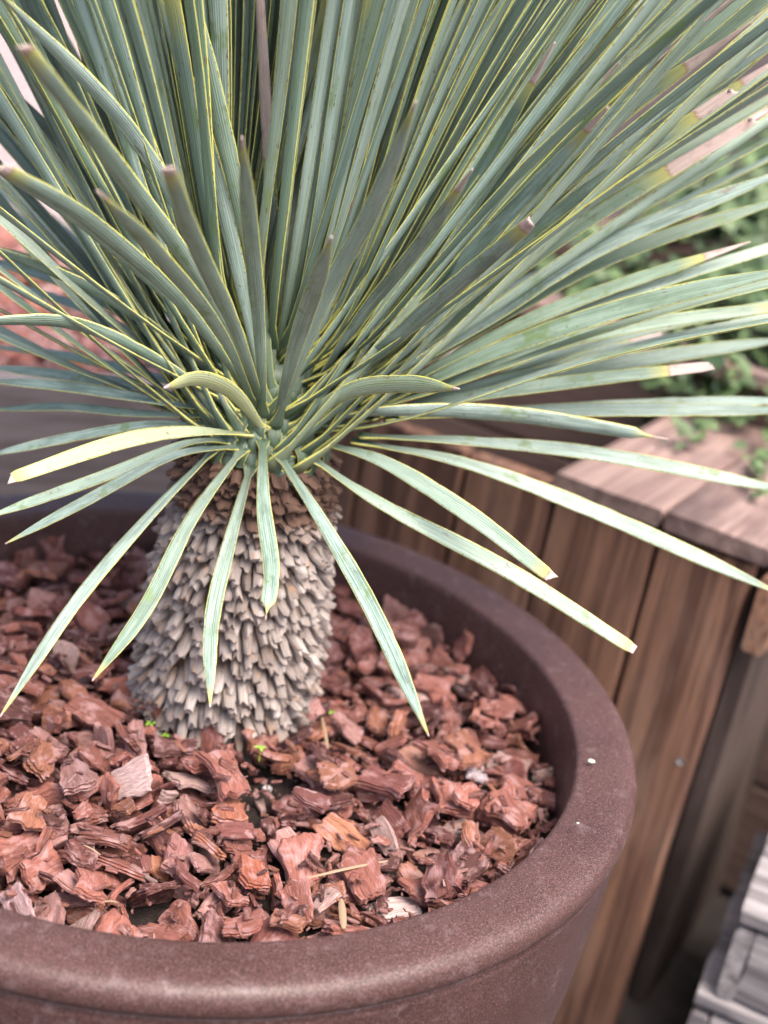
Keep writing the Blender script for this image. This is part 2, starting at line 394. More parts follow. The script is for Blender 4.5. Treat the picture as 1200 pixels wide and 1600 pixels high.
# ------------------------------------------------------------------ raised planter with creeping plants, behind the timber box
def raised_bed():
    C0 = un(600, 395, z=0.10); C1 = un(900, 490, z=0.10)
    e = C1 - C0; e[2] = 0; L0 = np.linalg.norm(e); e /= L0; nb = np.array((-e[1], e[0], 0.))
    Lx, Ly = 1.35, 1.1; top = 0.10
    r = tag(empty('raised_planter', (C0[0], C0[1], GZ)), 'dark brown timber planter with a pinkish rim and green creeping plants, behind the plank top', 'planter box')
    base = C0 - np.array((C0[0], C0[1], GZ)); base[2] = top - GZ
    def P(u, v, w): return base + e * u + nb * v + X3 * w
    for k in range(4):
        w0 = -0.018 - (k + 1) * 0.125
        board('front_board', M['brownwood'], r, P(0, 0, w0), e, X3, nb, Lx, 0.121, 0.025, tint=random.random())
        board('side_board', M['brownwood'], r, P(0, 0.0255, w0), nb, X3, e, Ly, 0.121, 0.025, tint=random.random())
    board('rim_board', M['deck'], r, P(-0.02, -0.012, -0.016), e, nb, X3, Lx + .04, 0.062, 0.018, tint=0.2)
    board('rim_board', M['deck'], r, P(-0.02, 0.052, -0.016), nb, e, X3, Ly - .05, 0.062, 0.018, tint=0.5)
    b = MB(); b.add([P(0.04, 0.03, -0.05), P(Lx, 0.03, -0.05), P(Lx, Ly, -0.05), P(0.04, Ly, -0.05)], [(0, 1, 2, 3)]); b.build('soil', M['soil'], r)
    # creeping plants: many small round leaves in uneven mats
    b = MB(); st = MB(); rs = random.Random(5)
    org = np.array((C0[0], C0[1], GZ))
    def leaflet(b, c, s, t):
        a = rs.uniform(0, 6.28); n = Vector((rs.gauss(0, .5), rs.gauss(0, .5) - .25, 1)).normalized(); q = n.to_track_quat('Z', 'Y').to_matrix()
        ring = []
        for k, (lx, ly, lz) in enumerate(((-1, 0, 0), (-.45, -.55, .12), (.4, -.5, .12), (1, 0, -.1), (.4, .5, .12), (-.45, .55, .12), (0, 0, -.08))):
            x = lx * math.cos(a) - ly * math.sin(a); y = lx * math.sin(a) + ly * math.cos(a)
            v = q @ Vector((x * s, y * s, lz * s)); ring.append((c[0] + v.x, c[1] + v.y, c[2] + v.z))
        b.add(ring, [(0, 1, 6), (1, 2, 6), (2, 3, 6), (3, 4, 6), (4, 5, 6), (5, 0, 6)], tint=[t] * 7)
    N = 0
    while N < 15000:
        u = rs.uniform(0.03, Lx); v = rs.uniform(-0.06, Ly); p = P(u, v, 0) + org
        d = noise.noise(Vector((u * 7, v * 7, 3))) + 0.5 * noise.noise(Vector((u * 19, v * 19, 1)))
        if rs.random() > 0.6 + d * 1.2: continue
        if u < 0.30 and rs.random() > 0.25: continue
        h = rs.uniform(-0.035, 0.035) + 0.06 * max(0, noise.noise(Vector((u * 5, v * 5, 8)))) + 0.02 + max(0, v) * 0.11
        if v < 0:
            if noise.noise(Vector((u * 9, 0, 2))) < 0.05: continue
            h = rs.uniform(-0.10, 0.02) * (1 if noise.noise(Vector((u * 9, 0, 2))) > .2 else .5)
        leaflet(b, P(u, v, h), rs.uniform(0.008, 0.0165) * (1 + .5 * max(0, v)), min(1, max(0, rs.gauss(0.4, 0.3)))); N += 1
    # runners that spill over the rim onto the plank top
    for (u0, ln, sx) in ((0.40, 0.16, 0.3), (0.44, 0.22, 0.5), (0.52, 0.20, 0.2), (0.60, 0.30, 0.15), (0.66, 0.36, 0.3)):
        x, y = u0, 0.0
        for k in range(int(ln / 0.006)):
            y -= 0.006; x += rs.gauss(sx * 0.004, 0.002); z = max(-0.045, -0.02 - k * 0.0015) + rs.uniform(0, .018)
            leaflet(b, P(x, y, z), rs.uniform(0.005, 0.010), rs.uniform(0.2, 0.9))
            if k % 2: leaflet(b, P(x + rs.gauss(0, .012), y, z), rs.uniform(0.004, 0.009), rs.uniform(0.2, 0.9))
    o = b.build('creeping_plants', M['green']); o.location = org
    tag(o, 'mat of small leaved green creeping plants growing over the raised planter', 'ground cover plants', kind='stuff')
    return P, org
BP, BORG = raised_bed()

# ------------------------------------------------------------------ grey planter with red mulch on the left
def chip_cloud(name, n, placer, seed, size, parent=None):
    rs = random.Random(seed); b = MB(); pr = [chip_shape(k, 4) for k in range(8)]
    for i in range(n):
        V, F, LC = pr[rs.randrange(8)]; s = rs.uniform(*size); R = np.array((Matrix.Rotation(rs.uniform(0, 6.28), 3, 'Z') @ Matrix.Rotation(rs.gauss(0, .35), 3, 'X') @ Matrix.Rotation(rs.gauss(0, .3), 3, 'Y')))
        p = placer(rs); b.add((V * s) @ R.T + p, F, lco=LC, ctint=[CHIPCOL(rs)] * len(V), crand=[rs.random()] * len(V))
    return b.build(name, M['mulch'], parent)

def CHIPCOL(rs):
    k = rs.random()
    c = (0.36, 0.140, 0.108) if k < .40 else (0.25, 0.092, 0.080) if k < .58 else (0.15, 0.058, 0.052) if k < .68 else (0.44, 0.185, 0.115) if k < .80 else (0.46, 0.245, 0.22) if k < .96 else (0.58, 0.40, 0.36)
    f = rs.uniform(0.62, 1.08); return tuple(x * f for x in c)

def grey_planter():
    A = un(-150, 588, z=0.0); B = un(300, 606, z=0.0)
    e = B - A; e[2] = 0; L = np.linalg.norm(e); e /= L; nb = np.array((-e[1], e[0], 0.))
    B2 = B + e * 0.02
    r = tag(empty('grey_planter', (A[0], A[1], GZ)), 'weathered dark grey timber planter filled with red bark, behind the left side of the pot', 'planter box')
    base = np.array((0, 0, -GZ))
    L += 0.02
    def P(u, v, w): return base + e * u + nb * v + X3 * w
    for k, h in enumerate((0.125, 0.13, 0.13)):
        board('front_board', M['darkwood'], r, P(0, 0, -sum((0.125, 0.13, 0.13)[:k + 1]) - k * .002), e, X3, nb, L, h, 0.028, tint=(.2, .7, .4)[k])
        board('side_board', M['darkwood'], r, P(L - 0.028, 0.0285, -sum((0.125, 0.13, 0.13)[:k + 1]) - k * .002), nb, X3, e, 0.62, h, 0.028, tint=(.5, .3, .8)[k])
    board('back_board', M['darkwood'], r, P(0, 0.65, -0.13), e, X3, nb, L, 0.13, 0.028, tint=.5)
    b = MB(); b.add([P(0, .029, -.045), P(L - .03, .029, -.045), P(L - .03, .64, -.045), P(0, .64, -.045)], [(0, 1, 2, 3)]); b.build('soil', M['soil'], r)
    org = np.array((A[0], A[1], 0.))
    def place(rs): return org + e * rs.uniform(0.01, L - 0.05) + nb * rs.uniform(0.05, 0.63) + X3 * rs.uniform(-0.04, -0.004)
    tag(chip_cloud('bark_mulch', 900, place, 4, (0.014, 0.028)), 'red bark mulch filling the grey timber planter on the left', 'bark mulch', kind='stuff')
def late_left(): grey_planter()

# ------------------------------------------------------------------ pale slatted crates, lower right
def pale_crate(name, P1, ex, lab, zt, nrow, hs):
    r = tag(empty(name, (P1[0], P1[1], GZ)), lab, 'slatted crate', 'pale weathered crates in the lower right corner')
    ey = np.array((-ex[1], ex[0], 0.)); base = np.array((0, 0, zt - GZ))
    def P(u, v, w): return base + ex * u + ey * v + X3 * w
    w = 0
    for k in range(nrow):
        h = hs[k]; w -= h
        board('front_slat', M['greywood'], r, P(0.0, 0, w), ex, X3, ey, 0.30, h - 0.006, 0.014, rough=0.002, tint=random.random() * .3)
        board('side_slat', M['greywood'], r, P(-0.0145, 0.0, w), ey, X3, ex, 0.26, h - 0.006, 0.014, rough=0.002, tint=random.random() * .3)
    for k in range(3):
        board('top_slat', M['greywood'], r, P(-0.0145, 0.0 + k * 0.086, 0.0), ex, ey, X3, 0.31, 0.080, 0.012, rough=0.002, tint=random.random() * .3)
    return r
PC = un(1188, 1446, z=-0.20)
ex = np.array((0.93, -0.36, 0)); ex /= np.linalg.norm(ex)
pale_crate('slatted_crate', PC, ex, 'upper pale grey slatted crate, stacked on a second one at the lower right corner', -0.205, 1, (0.066,))
pale_crate('slatted_crate', PC + np.array((-0.012, 0.0, 0)), ex, 'lower pale grey slatted crate, under the other at the lower right corner', -0.2845, 2, (0.07, 0.07))

# ------------------------------------------------------------------ far wall
b = MB(); plank(b, (0.25, 4.2, GZ), (1, 0, 0), (0, 1, 0), (0, 0, 1), 16, 0.2, 2.4, rough=0.0, seg=8); wl = b.build('garden_wall', M['wall'], sharp=40)
tag(wl, 'dark grey brown wall far behind the plant, at the upper right', 'wall')

# ------------------------------------------------------------------ the pot
def lathe(prof, n=128, c=(0, 0), wob=0):
    vs = []; fs = []
    for i, (r_, z) in enumerate(prof):
        for j in range(n):
            a = 2 * math.pi * j / n; rr = r_ * (1 + wob * noise.noise(Vector((math.cos(a) * 1.5, math.sin(a) * 1.5, z * 6))))
            vs.append((c[0] + rr * math.cos(a), c[1] + rr * math.sin(a), z))
    for i in range(len(prof) - 1):
        for j in range(n): fs.append((i * n + j, i * n + (j + 1) % n, (i + 1) * n + (j + 1) % n, (i + 1) * n + j))
    return vs, fs
pot = tag(empty('plant_pot', (0, 0, GZ)), 'large round dark brown speckled pot with a thick rim, filled with red bark chips', 'plant pot')
rim = [(0.216, -0.075), (0.2178, -0.04), (0.2192, -0.010), (0.2200, -0.0030), (0.2205, -0.0011), (0.2216, -0.0001), (0.2235, 0.0003), (0.2280, 0.0009), (0.2360, 0.0018), (0.2440, 0.0026), (0.2485, 0.0025), (0.2516, 0.0013), (0.2538, -0.0010), (0.2549, -0.0042), (0.2550, -0.0078), (0.2543, -0.0103), (0.2528, -0.0119), (0.2500, -0.0126)]
vs, fs = lathe(rim[::-1], 192, wob=0.002); bb = MB(); bb.add([(x, y, z - GZ) for x, y, z in vs], fs); bb.build('rim', M['pot'], pot)
body = [(0.2495, -0.0122), (0.2518, -0.0128), (0.2524, -0.0140), (0.2518, -0.0152), (0.2526, -0.0166), (0.2524, -0.0185), (0.2520, -0.030), (0.2505, -0.06), (0.2470, -0.11), (0.2400, -0.17), (0.2280, -0.25), (0.211, -0.33), (0.190, -0.39), (0.170, GZ + 0.006), (0.160, GZ), (0.0, GZ)]
vs, fs = lathe(body, 192, wob=0.002); bb = MB(); bb.add([(x, y, z - GZ) for x, y, z in vs], [f[::-1] for f in fs]); bb.build('body', M['pot'], pot)
def blob(name, mat, c, s, parent=None, seed=1, n=6, flat=(1, 1, .4)):
    V, F = cube_grid(n); V = V / np.linalg.norm(V, axis=1, keepdims=True)
    V = np.array([v * (1 + 0.3 * noise.noise(Vector(v) * 1.4 + Vector((seed, 0, 0)))) for v in V]) * np.array(flat) * s + np.array(c)
    b = MB(); b.add(V, F, tint=[random.random()] * len(V)); return b.build(name, mat, parent)
for (px, py, s) in ((924, 1189, .0020), (903, 1286, .0007)):
    q = un(px, py, z=0.0042); blob('dried_spot', M['spot'], (q[0], q[1], q[2] - GZ), s, pot, seed=px, flat=(1, .8, .35))

# soil under the chips
b = MB(); n = 60; vs = []; fs = []
for i in range(n + 1):
    for j in range(n + 1):
        x = -0.217 + 0.434 * i / n; y = -0.217 + 0.434 * j / n; rr = math.hypot(x, y); k = min(1, 0.217 / rr) if rr > 0 else 1
        vs.append((x * k, y * k, -0.049 + 0.004 * noise.noise(Vector((x * 90, y * 90, 0))) + 0.003 * noise.noise(Vector((x * 300, y * 300, 0)))))
for i in range(n):
    for j in range(n): fs.append((i * (n + 1) + j, (i + 1) * (n + 1) + j, (i + 1) * (n + 1) + j + 1, i * (n + 1) + j + 1))
b.add(vs, fs); tag(b.build('potting_soil', M['soil']), 'black potting soil showing between the bark chips around the trunk', 'potting soil', kind='stuff')

# ------------------------------------------------------------------ the yucca: trunk
AX, AY = 0.016, 0.030
yuc = tag(empty('yucca_plant', (AX, AY, -0.045)), 'blue green yucca with narrow yellow edged leaves on a shaggy grey trunk', 'yucca')
ORG = np.array((AX, AY, -0.045))
TR = [(-0.06, 0.0400), (-0.045, 0.0440), (-0.02, 0.0485), (0.01, 0.0495), (0.04, 0.0480), (0.07, 0.0460), (0.095, 0.0415), (0.115, 0.0385), (0.135, 0.037)]
def tr(z): return float(np.interp(z, [a for a, _ in TR], [b for _, b in TR]))
vs, fs = lathe([(tr(z) * 0.93, z + 0.045) for z in np.linspace(-0.06, 0.14, 24)], 48); bb = MB()
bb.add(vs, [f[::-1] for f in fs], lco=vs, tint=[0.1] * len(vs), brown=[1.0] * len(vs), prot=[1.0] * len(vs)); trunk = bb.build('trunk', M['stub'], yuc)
def stubs():
    b = MB(); rs = random.Random(11); N = 1480; z0, z1 = -0.058, 0.132
    for i in range(N):
        z = z0 + (z1 - z0) * (i + .5) / N + rs.gauss(0, .0011); a = i * 2.399963 + rs.gauss(0, .03)
        er = np.array((math.cos(a), math.sin(a), 0.)); et = np.array((-math.sin(a), math.cos(a), 0.))
        h = (z - z0) / (z1 - z0)
        # lean of the stub away from straight down: shaggy below, blocky above, thin shingles under the crown
        if z < -0.025: lean, L, wd, th, br = rs.uniform(.12, .38), rs.uniform(.018, .028), .0042, .0018, 0
        elif z < 0.045: lean, L, wd, th, br = rs.gauss(.8, .15), rs.uniform(.011, .0165), .0060, .0031, 0
        elif z < 0.096: lean, L, wd, th, br = rs.gauss(.9, .16), rs.uniform(.009, .0145), .0064, .0033, 0
        else: lean, L, wd, th, br = rs.gauss(1.2, .2), rs.uniform(.009, .014), .0075, .0018, min(1, (z - .094) / .010 + rs.uniform(-.3, .1))
        if 0.05 < z < .08 and rs.random() < .10: lean, L = .22, rs.uniform(.018, .026)
        br = max(0, br); wd *= rs.uniform(.75, 1.25); th *= rs.uniform(.7, 1.3); yaw = rs.gauss(0.10, .16)
        d = er * math.sin(lean) - X3 * math.cos(lean) + et * yaw; d /= np.linalg.norm(d)
        w = et - d * (et @ d); w /= np.linalg.norm(w); nn = np.cross(w, d)
        if nn @ er < 0: nn = -nn
        o = er * (tr(z) * 0.93 - 0.001) + X3 * (z + .045)
        vs = []; lc = []; pr = []; tj = [rs.uniform(-.0022, .0016) for _ in range(4)]; cup = rs.uniform(.1, .4) * th; NS = 4
        for k in range(NS + 1):
            s = k / NS
            for side in (1, -1):
                for j, x in enumerate((-1, -.35, .35, 1)):
                    l = L * s + (tj[j] if k == NS else 0)
                    hw = wd / 2 * (1.25 - .45 * s ** .6)
                    tt = th / 2 * (1 - .25 * abs(x)) * (1 - .3 * s)
                    p = o + d * l + w * (hw * x) + nn * (side * tt - cup * x * x * 1.5 + .0005 * math.sin(9 * s + i)) - X3 * (0.10 * L * s * s)
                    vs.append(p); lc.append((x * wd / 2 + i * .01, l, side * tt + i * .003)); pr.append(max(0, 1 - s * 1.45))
        fs = []
        for k in range(NS):
            a0 = k * 8; b0 = a0 + 8
            for j in range(3):
                fs.append((a0 + j, a0 + j + 1, b0 + j + 1, b0 + j)); fs.append((a0 + 4 + j + 1, a0 + 4 + j, b0 + 4 + j, b0 + 4 + j + 1))
            fs.append((a0 + 4, a0, b0, b0 + 4)); fs.append((a0 + 3, a0 + 7, b0 + 7, b0 + 3))
        e0 = NS * 8
        for j in range(3): fs.append((e0 + j, e0 + j + 1, e0 + 4 + j + 1, e0 + 4 + j))
        t = min(1, max(0, rs.gauss(.5, .25)))
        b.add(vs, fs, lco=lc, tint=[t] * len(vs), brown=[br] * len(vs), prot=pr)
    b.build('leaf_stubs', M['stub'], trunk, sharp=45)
stubs()

# ------------------------------------------------------------------ the yucca: leaves
CR = [(0.095, 0.034), (0.118, 0.040), (0.130, 0.041), (0.145, 0.034), (0.160, 0.025), (0.175, 0.015), (0.188, 0.007), (0.195, 0.0)]
def cr(z): return float(np.interp(z, [a for a, _ in CR], [b for _, b in CR], left=0, right=0))
vs, fs = lathe([(r_ * .86, z + 0.045) for z, r_ in CR], 40); bb = MB()
nv = len(vs); bb.add(vs, [f[::-1] for f in fs], u=[.5] * nv, v=[0.0] * nv, lrand=[.3] * nv, dry=[9.] * nv, yel=[0.0] * nv); bb.build('crown', M['leaf'], yuc)

def crown_hit(px, py):
    v = FW + (px - 600) / 2100 * RT - (py - 800) / 2100 * UP; best = (9, None)
    for t in np.arange(0.60, 0.86, 0.002):
        p = CAM + v * t; d = math.hypot(p[0] - AX, p[1] - AY) - cr(p[2])
        if 0.11 < p[2] < .192 and d < 0: return p, t
        if d < best[0]: best = (d, (p, t))
    return best[1]

def leaf_geo(pts, W0, face=0.55, tip='point', dry=0.985, rnd=0.5, twist=0.0, base=1.5, yel=0.0, n=30):
    """a strap leaf along the 3-D polyline pts; returns verts, faces and attributes"""
    pts = np.array(pts, float)
    W0 = W0 * 0.84; P = np.vstack([2 * pts[0] - pts[1], pts, 2 * pts[-1] - pts[-2]]); out = []
    seg = len(pts) - 1
    for i in range(n * 4 + 1):
        s = i / (n * 4) * seg; k = min(int(s), seg - 1); f = s - k; a, b_, c, d = P[k], P[k + 1], P[k + 2], P[k + 3]
        out.append(0.5 * ((2 * b_) + (-a + c) * f + (2 * a - 5 * b_ + 4 * c - d) * f * f + (-a + 3 * b_ - 3 * c + d) * f ** 3))
    out = np.array(out); dl = np.r_[0, np.cumsum(np.linalg.norm(np.diff(out, axis=0), axis=1))]; L = dl[-1]
    sv = np.linspace(0, 1, n + 1) ** 1.0; sv = np.sort(np.r_[sv, 0.015, 0.05, .985, .995])
    C = np.array([[np.interp(s * L, dl, out[:, k]) for k in range(3)] for s in sv])
    T = np.gradient(C, axis=0); T /= np.linalg.norm(T, axis=1, keepdims=True) + 1e-12
    vs = []; U = []; V = []; Wd = []; rs = random.Random(int(rnd * 1e6))
    wp = None
    for k, s in enumerate(sv):
        t = T[k]; rad = np.array((C[k][0] - AX, C[k][1] - AY, 0.)); rn = np.linalg.norm(rad)
        rad = rad / rn if rn > 1e-5 else np.array((0, -1., 0))
        wn = np.array((-rad[1], rad[0], 0.)); wn = wn - t * (wn @ t); wn /= np.linalg.norm(wn) + 1e-9
        vd = C[k] - CAM; vd /= np.linalg.norm(vd); wf = np.cross(t, vd); wf /= np.linalg.norm(wf) + 1e-9
        if wf @ (wn if wp is None else wp) < 0: wf = -wf
        if wp is not None and wn @ wp < 0: wn = -wn
        fc = face * min(1, s / .2); w = wn * (1 - fc) + wf * fc; w -= t * (w @ t); w /= np.linalg.norm(w) + 1e-9
        if wp is not None:
            if w @ wp < 0: w = -w
            w = w * .35 + wp * .65; w -= t * (w @ t); w /= np.linalg.norm(w) + 1e-9
        wp = w.copy()
        nn = np.cross(t, w)
        up = X3 * .6 - rad * .8 if t[2] > -.2 else X3
        if (nn @ up if k == 0 else nn @ np_) < 0: nn = -nn
        np_ = nn.copy()
        if twist:
            a = twist * s; w, nn = w * math.cos(a) + nn * math.sin(a), nn * math.cos(a) - w * math.sin(a)
        f = base + (0.46 - base) * min(1, s / 0.05) if s < .05 else 0.46 + 0.54 * min(1, (s - .05) / .40) ** .85
        if s > .62: f *= 1 - 0.30 * ((s - .62) / .38) ** 1.3
        if tip == 'point' and s > .78: f *= 1 - 0.88 * ((s - .78) / .22) ** 1.5
        elif tip == 'cut' and s > .97: f *= 1 - .25 * (s - .97) / .03
        elif tip == 'hook' and s > .90: f *= max(.09, 1 - 1.0 * ((s - .90) / .05))
        h = W0 / 2 * f; h *= 1 + 0.05 * noise.noise(Vector((s * 30, rnd * 90, 0)))
        if rs.random() < .06 and .1 < s < .95: h *= .93
        fold = (0.30 if s < .1 else 0.16) * h * (1 + .8 * noise.noise(Vector((s * 3, rnd * 50, 5)))); th = 0.00045 * (1 + 1.5 * max(0, .1 - s) / .1)
        sh = (rs.uniform(-1, 1) * .003) if (tip == 'cut' and k == len(sv) - 1) else 0
        for j, x in enumerate((-1, -.86, -.45, 0, .45, .86, 1)):
            vs.append(C[k] + w * (h * x) + nn * (fold * (x * x) - fold * .4 + (th if abs(x) < .99 else 0)) + t * sh * (x + .3)); U.append((x + 1) / 2); V.append(s); Wd.append(f)
        for j, x in enumerate((.86, 0, -.86)):
            vs.append(C[k] + w * (h * x) + nn * (fold * (x * x) - fold * .4 - th * (1.6 if x == 0 else 1))); U.append((x + 1) / 2); V.append(s); Wd.append(f)
    R = 10; m = len(sv)
    fs = [(k * R + j, k * R + (j + 1) % R, (k + 1) * R + (j + 1) % R, (k + 1) * R + j) for k in range(m - 1) for j in range(R)]
    fs += [tuple(range(R - 1, -1, -1)), tuple((m - 1) * R + j for j in range(R))]
    N = len(vs)
    return [p - ORG for p in vs], fs, dict(u=U, v=V, lrand=[rnd] * N, dry=[dry] * N, yel=[yel] * N), C

LEAVES = []     # (priority, geometry)
rl = random.Random(21)
def hand(pix, d, W0=0.0112, face=0.6, tip='point', dry=0.985, twist=0.0, dpow=1.15, rnd=None, base=1.05, dmid=0.0, yel=0.0):
    p0, t0 = crown_hit(*pix[0]); q = np.array(pix, float); seg = np.r_[0, np.cumsum(np.hypot(*np.diff(q, axis=0).T))]; seg /= seg[-1]
    t1 = 0.735 + d; pts = []
    for (x, y), s in zip(pix, seg):
        t = t0 + (t1 - t0) * s ** dpow + dmid * math.sin(math.pi * s)
        pts.append(CAM + t * (FW + (x - 600) / 2100 * RT - (y - 800) / 2100 * UP))
    g = leaf_geo(pts, W0, face, tip, dry, rl.random() if rnd is None else rnd, twist, base, yel)
    LEAVES.append((1e9, g))
# drooping leaves in front of the trunk
hand([(338, 700), (240, 800), (120, 940), (0, 1120)], -.10, 0.0083, .45)
hand([(380, 700), (300, 810), (228, 950), (144, 1064)], -.12, 0.0092, .6)
hand([(392, 728), (358, 850), (331, 970), (328, 1105)], -.11, 0.0094, .55)
hand([(410, 688), (412, 790), (424, 890), (415, 968)], -.14, 0.0097, .7, 'hook', .975)
hand([(432, 706), (500, 810), (585, 960), (670, 1150)], -.14, 0.0101, .75, dry=.99)
hand([(480, 712), (600, 790), (800, 895), (992, 1016)], -.04, 0.0106, .75, 'cut', .985)
hand([(498, 692), (600, 722), (735, 805), (862, 903)], -.07, 0.0110, .8, 'cut', .98)
hand([(548, 690), (720, 722), (920, 795), (1235, 935)], .02, 0.0110, .75)
hand([(560, 682), (740, 690), (950, 712), (1270, 775)], .05, 0.0101, .7, dry=.985)
hand([(470, 668), (600, 643), (800, 648), (1043, 686)], .02, 0.0115, .7, 'hook', .955)
hand([(600, 655), (800, 643), (1000, 640), (1280, 642)], .06, 0.0108, .6)
hand([(620, 650), (850, 640), (1050, 630), (1280, 625)], .09, 0.0099, .5)
hand([(455, 668), (545, 612), (630, 600), (718, 608)], -.10, 0.0113, .85, 'point', .965, rnd=.9, yel=.25)
hand([(412, 672), (365, 615), (310, 592), (256, 606)], -.12, 0.0113, .55, 'point', .95, rnd=.99, twist=.3, yel=.75)
# low leaves to the left
hand([(345, 652), (200, 645), (100, 636), (-20, 641)], .02, .0068, .5)
hand([(335, 664), (230, 664), (110, 684), (-30, 714)], .0, .0074, .55)
hand([(392, 680), (300, 674), (190, 690), (16, 748)], -.12, .0098, .7, 'cut', .985, rnd=.8, yel=.45)
hand([(360, 690), (290, 693), (160, 745), (-30, 812)], -.06, .0078, .6)
hand([(372, 698), (270, 712), (130, 785), (8, 850)], -.06, .0072, .6)
hand([(340, 640), (220, 605), (110, 588), (-30, 572)], .03, .0090, .5)
hand([(350, 645), (220, 622), (100, 604), (-30, 594)], .0, .0086, .5)
hand([(360, 630), (230, 585), (90, 553), (-30, 540)], .14, .0090, .4)
hand([(370, 645), (240, 560), (110, 505), (-60, 503)], -.10, .0100, .6)
hand([(360, 610), (240, 545), (130, 482), (-30, 432)], .13, .0095, .4)
hand([(390, 640), (290, 552), (150, 455), (-60, 370)], -.06, .0112, .5)
hand([(372, 612), (240, 510), (90, 425), (-50, 378)], .06, .0120, .6)
hand([(365, 600), (250, 520), (100, 440), (-50, 400)], .05, .0110, .55)
hand([(395, 625), (290, 480), (140, 345), (2, 262)], -.22, .0096, .7, 'cut', .975, rnd=.64)
hand([(388, 612), (270, 470), (120, 340), (-60, 232)], -.14, .0101, .65)
hand([(405, 625), (320, 450), (190, 270), (36, 72)], -.27, .0101, .75, 'cut', .985, rnd=.655)
hand([(410, 610), (330, 420), (200, 200), (-20, -30)], -.16, .0101, .7)
hand([(400, 640), (345, 520), (250, 400), (152, 298)], -.26, .0090, .6, 'point', .96, rnd=.66)
hand([(412, 640), (370, 520), (310, 390), (262, 262)], -.27, .0094, .75, 'cut', .975, rnd=.65)
hand([(418, 600), (350, 400), (250, 230), (150, -40)], -.02, .0118, .6)
hand([(412, 652), (404, 500), (390, 350), (378, 214)], -.22, .0092, .8, 'point', .965, rnd=.65)
hand([(432, 655), (462, 540), (492, 450), (518, 370)], -.20, .0100, .75, 'point', .97, rnd=.52)
hand([(430, 668), (500, 480), (580, 330), (650, 158)], -.22, .0100, .7, 'point', .975, rnd=.53)
hand([(425, 600), (428, 420), (422, 300), (404, -30)], -.10, .0088, .5, 'cut', .58, rnd=.4)
hand([(440, 610), (452, 430), (470, 250), (462, -40)], -.02, .0112, .7)
hand([(385, 600), (310, 470), (190, 330), (0, 120)], .02, .0112, .6)
hand([(400, 590), (330, 400), (240, 200), (90, -40)], .0, .0112, .6)
hand([(418, 640), (385, 480), (330, 250), (240, -30)], -.12, .0108, .7)
hand([(425, 620), (400, 430), (345, 190), (290, -60)], -.14, .0110, .7)
# right-hand side
hand([(480, 640), (580, 560), (690, 465), (830, 347)], -.16, .0108, .75, 'cut', .965)
hand([(500, 610), (620, 460), (750, 270), (867, 66)], -.12, .0100, .6, 'point', .90)
hand([(520, 610), (660, 440), (800, 270), (968, 98)], -.10, .0105, .65, 'point', .90)
hand([(510, 620), (650, 480), (800, 330), (950, 168)], -.18, .0102, .7, 'point', .93)
hand([(480, 620), (560, 500), (650, 390), (738, 264)], -.18, .0086, .6, 'point', .91)
hand([(540, 612), (700, 470), (900, 310), (1146, 142)], -.07, .0100, .65, 'cut', .915)
hand([(545, 618), (700, 510), (880, 370), (1178, 188)], -.02, .0102, .7, 'cut', .80)
hand([(530, 606), (690, 430), (900, 230), (1176, 34)], -.12, .0108, .65, 'point', .87)
hand([(550, 610), (720, 460), (950, 270), (1235, 80)], -.04, .0104, .65, 'point', .90)
hand([(560, 622), (760, 500), (950, 380), (1260, 255)], .0, .0122, .7)
hand([(560, 630), (740, 520), (960, 400), (1260, 300)], .04, .0110, .65)
hand([(570, 640), (720, 552), (900, 470), (1172, 378)], .0, .0098, .65, 'point', .885)
hand([(575, 642), (760, 555), (980, 480), (1260, 415)], -.05, .0128, .7)
hand([(580, 645), (760, 572), (960, 515), (1250, 475)], .02, .0102, .7, 'cut', .955)
hand([(590, 650), (760, 600), (960, 568), (1260, 525)], .07, .0112, .7)
hand([(580, 655), (720, 622), (900, 596), (1113, 572)], .02, .0098, .65, 'cut', .87)
hand([(620, 610), (760, 570), (900, 545), (1033, 524)], .16, .0100, .6, 'cut', .86)
hand([(520, 630), (650, 520), (850, 380), (1100, 250)], .06, .0108, .6)
hand([(540, 625), (700, 500), (900, 350), (1250, 160)], .04, .0108, .6)
hand([(500, 600), (600, 430), (760, 200), (930, -40)], -.04, .0104, .6)
hand([(510, 600), (640, 420), (820, 200), (1030, -40)], -.02, .0110, .6)
hand([(520, 600), (680, 400), (860, 190), (1100, -40)], .02, .0112, .6)
hand([(460, 620), (540, 420), (640, 200), (740, -40)], -.08, .0108, .65)
hand([(470, 610), (570, 400), (700, 160), (820, -60)], -.10, .0110, .65)

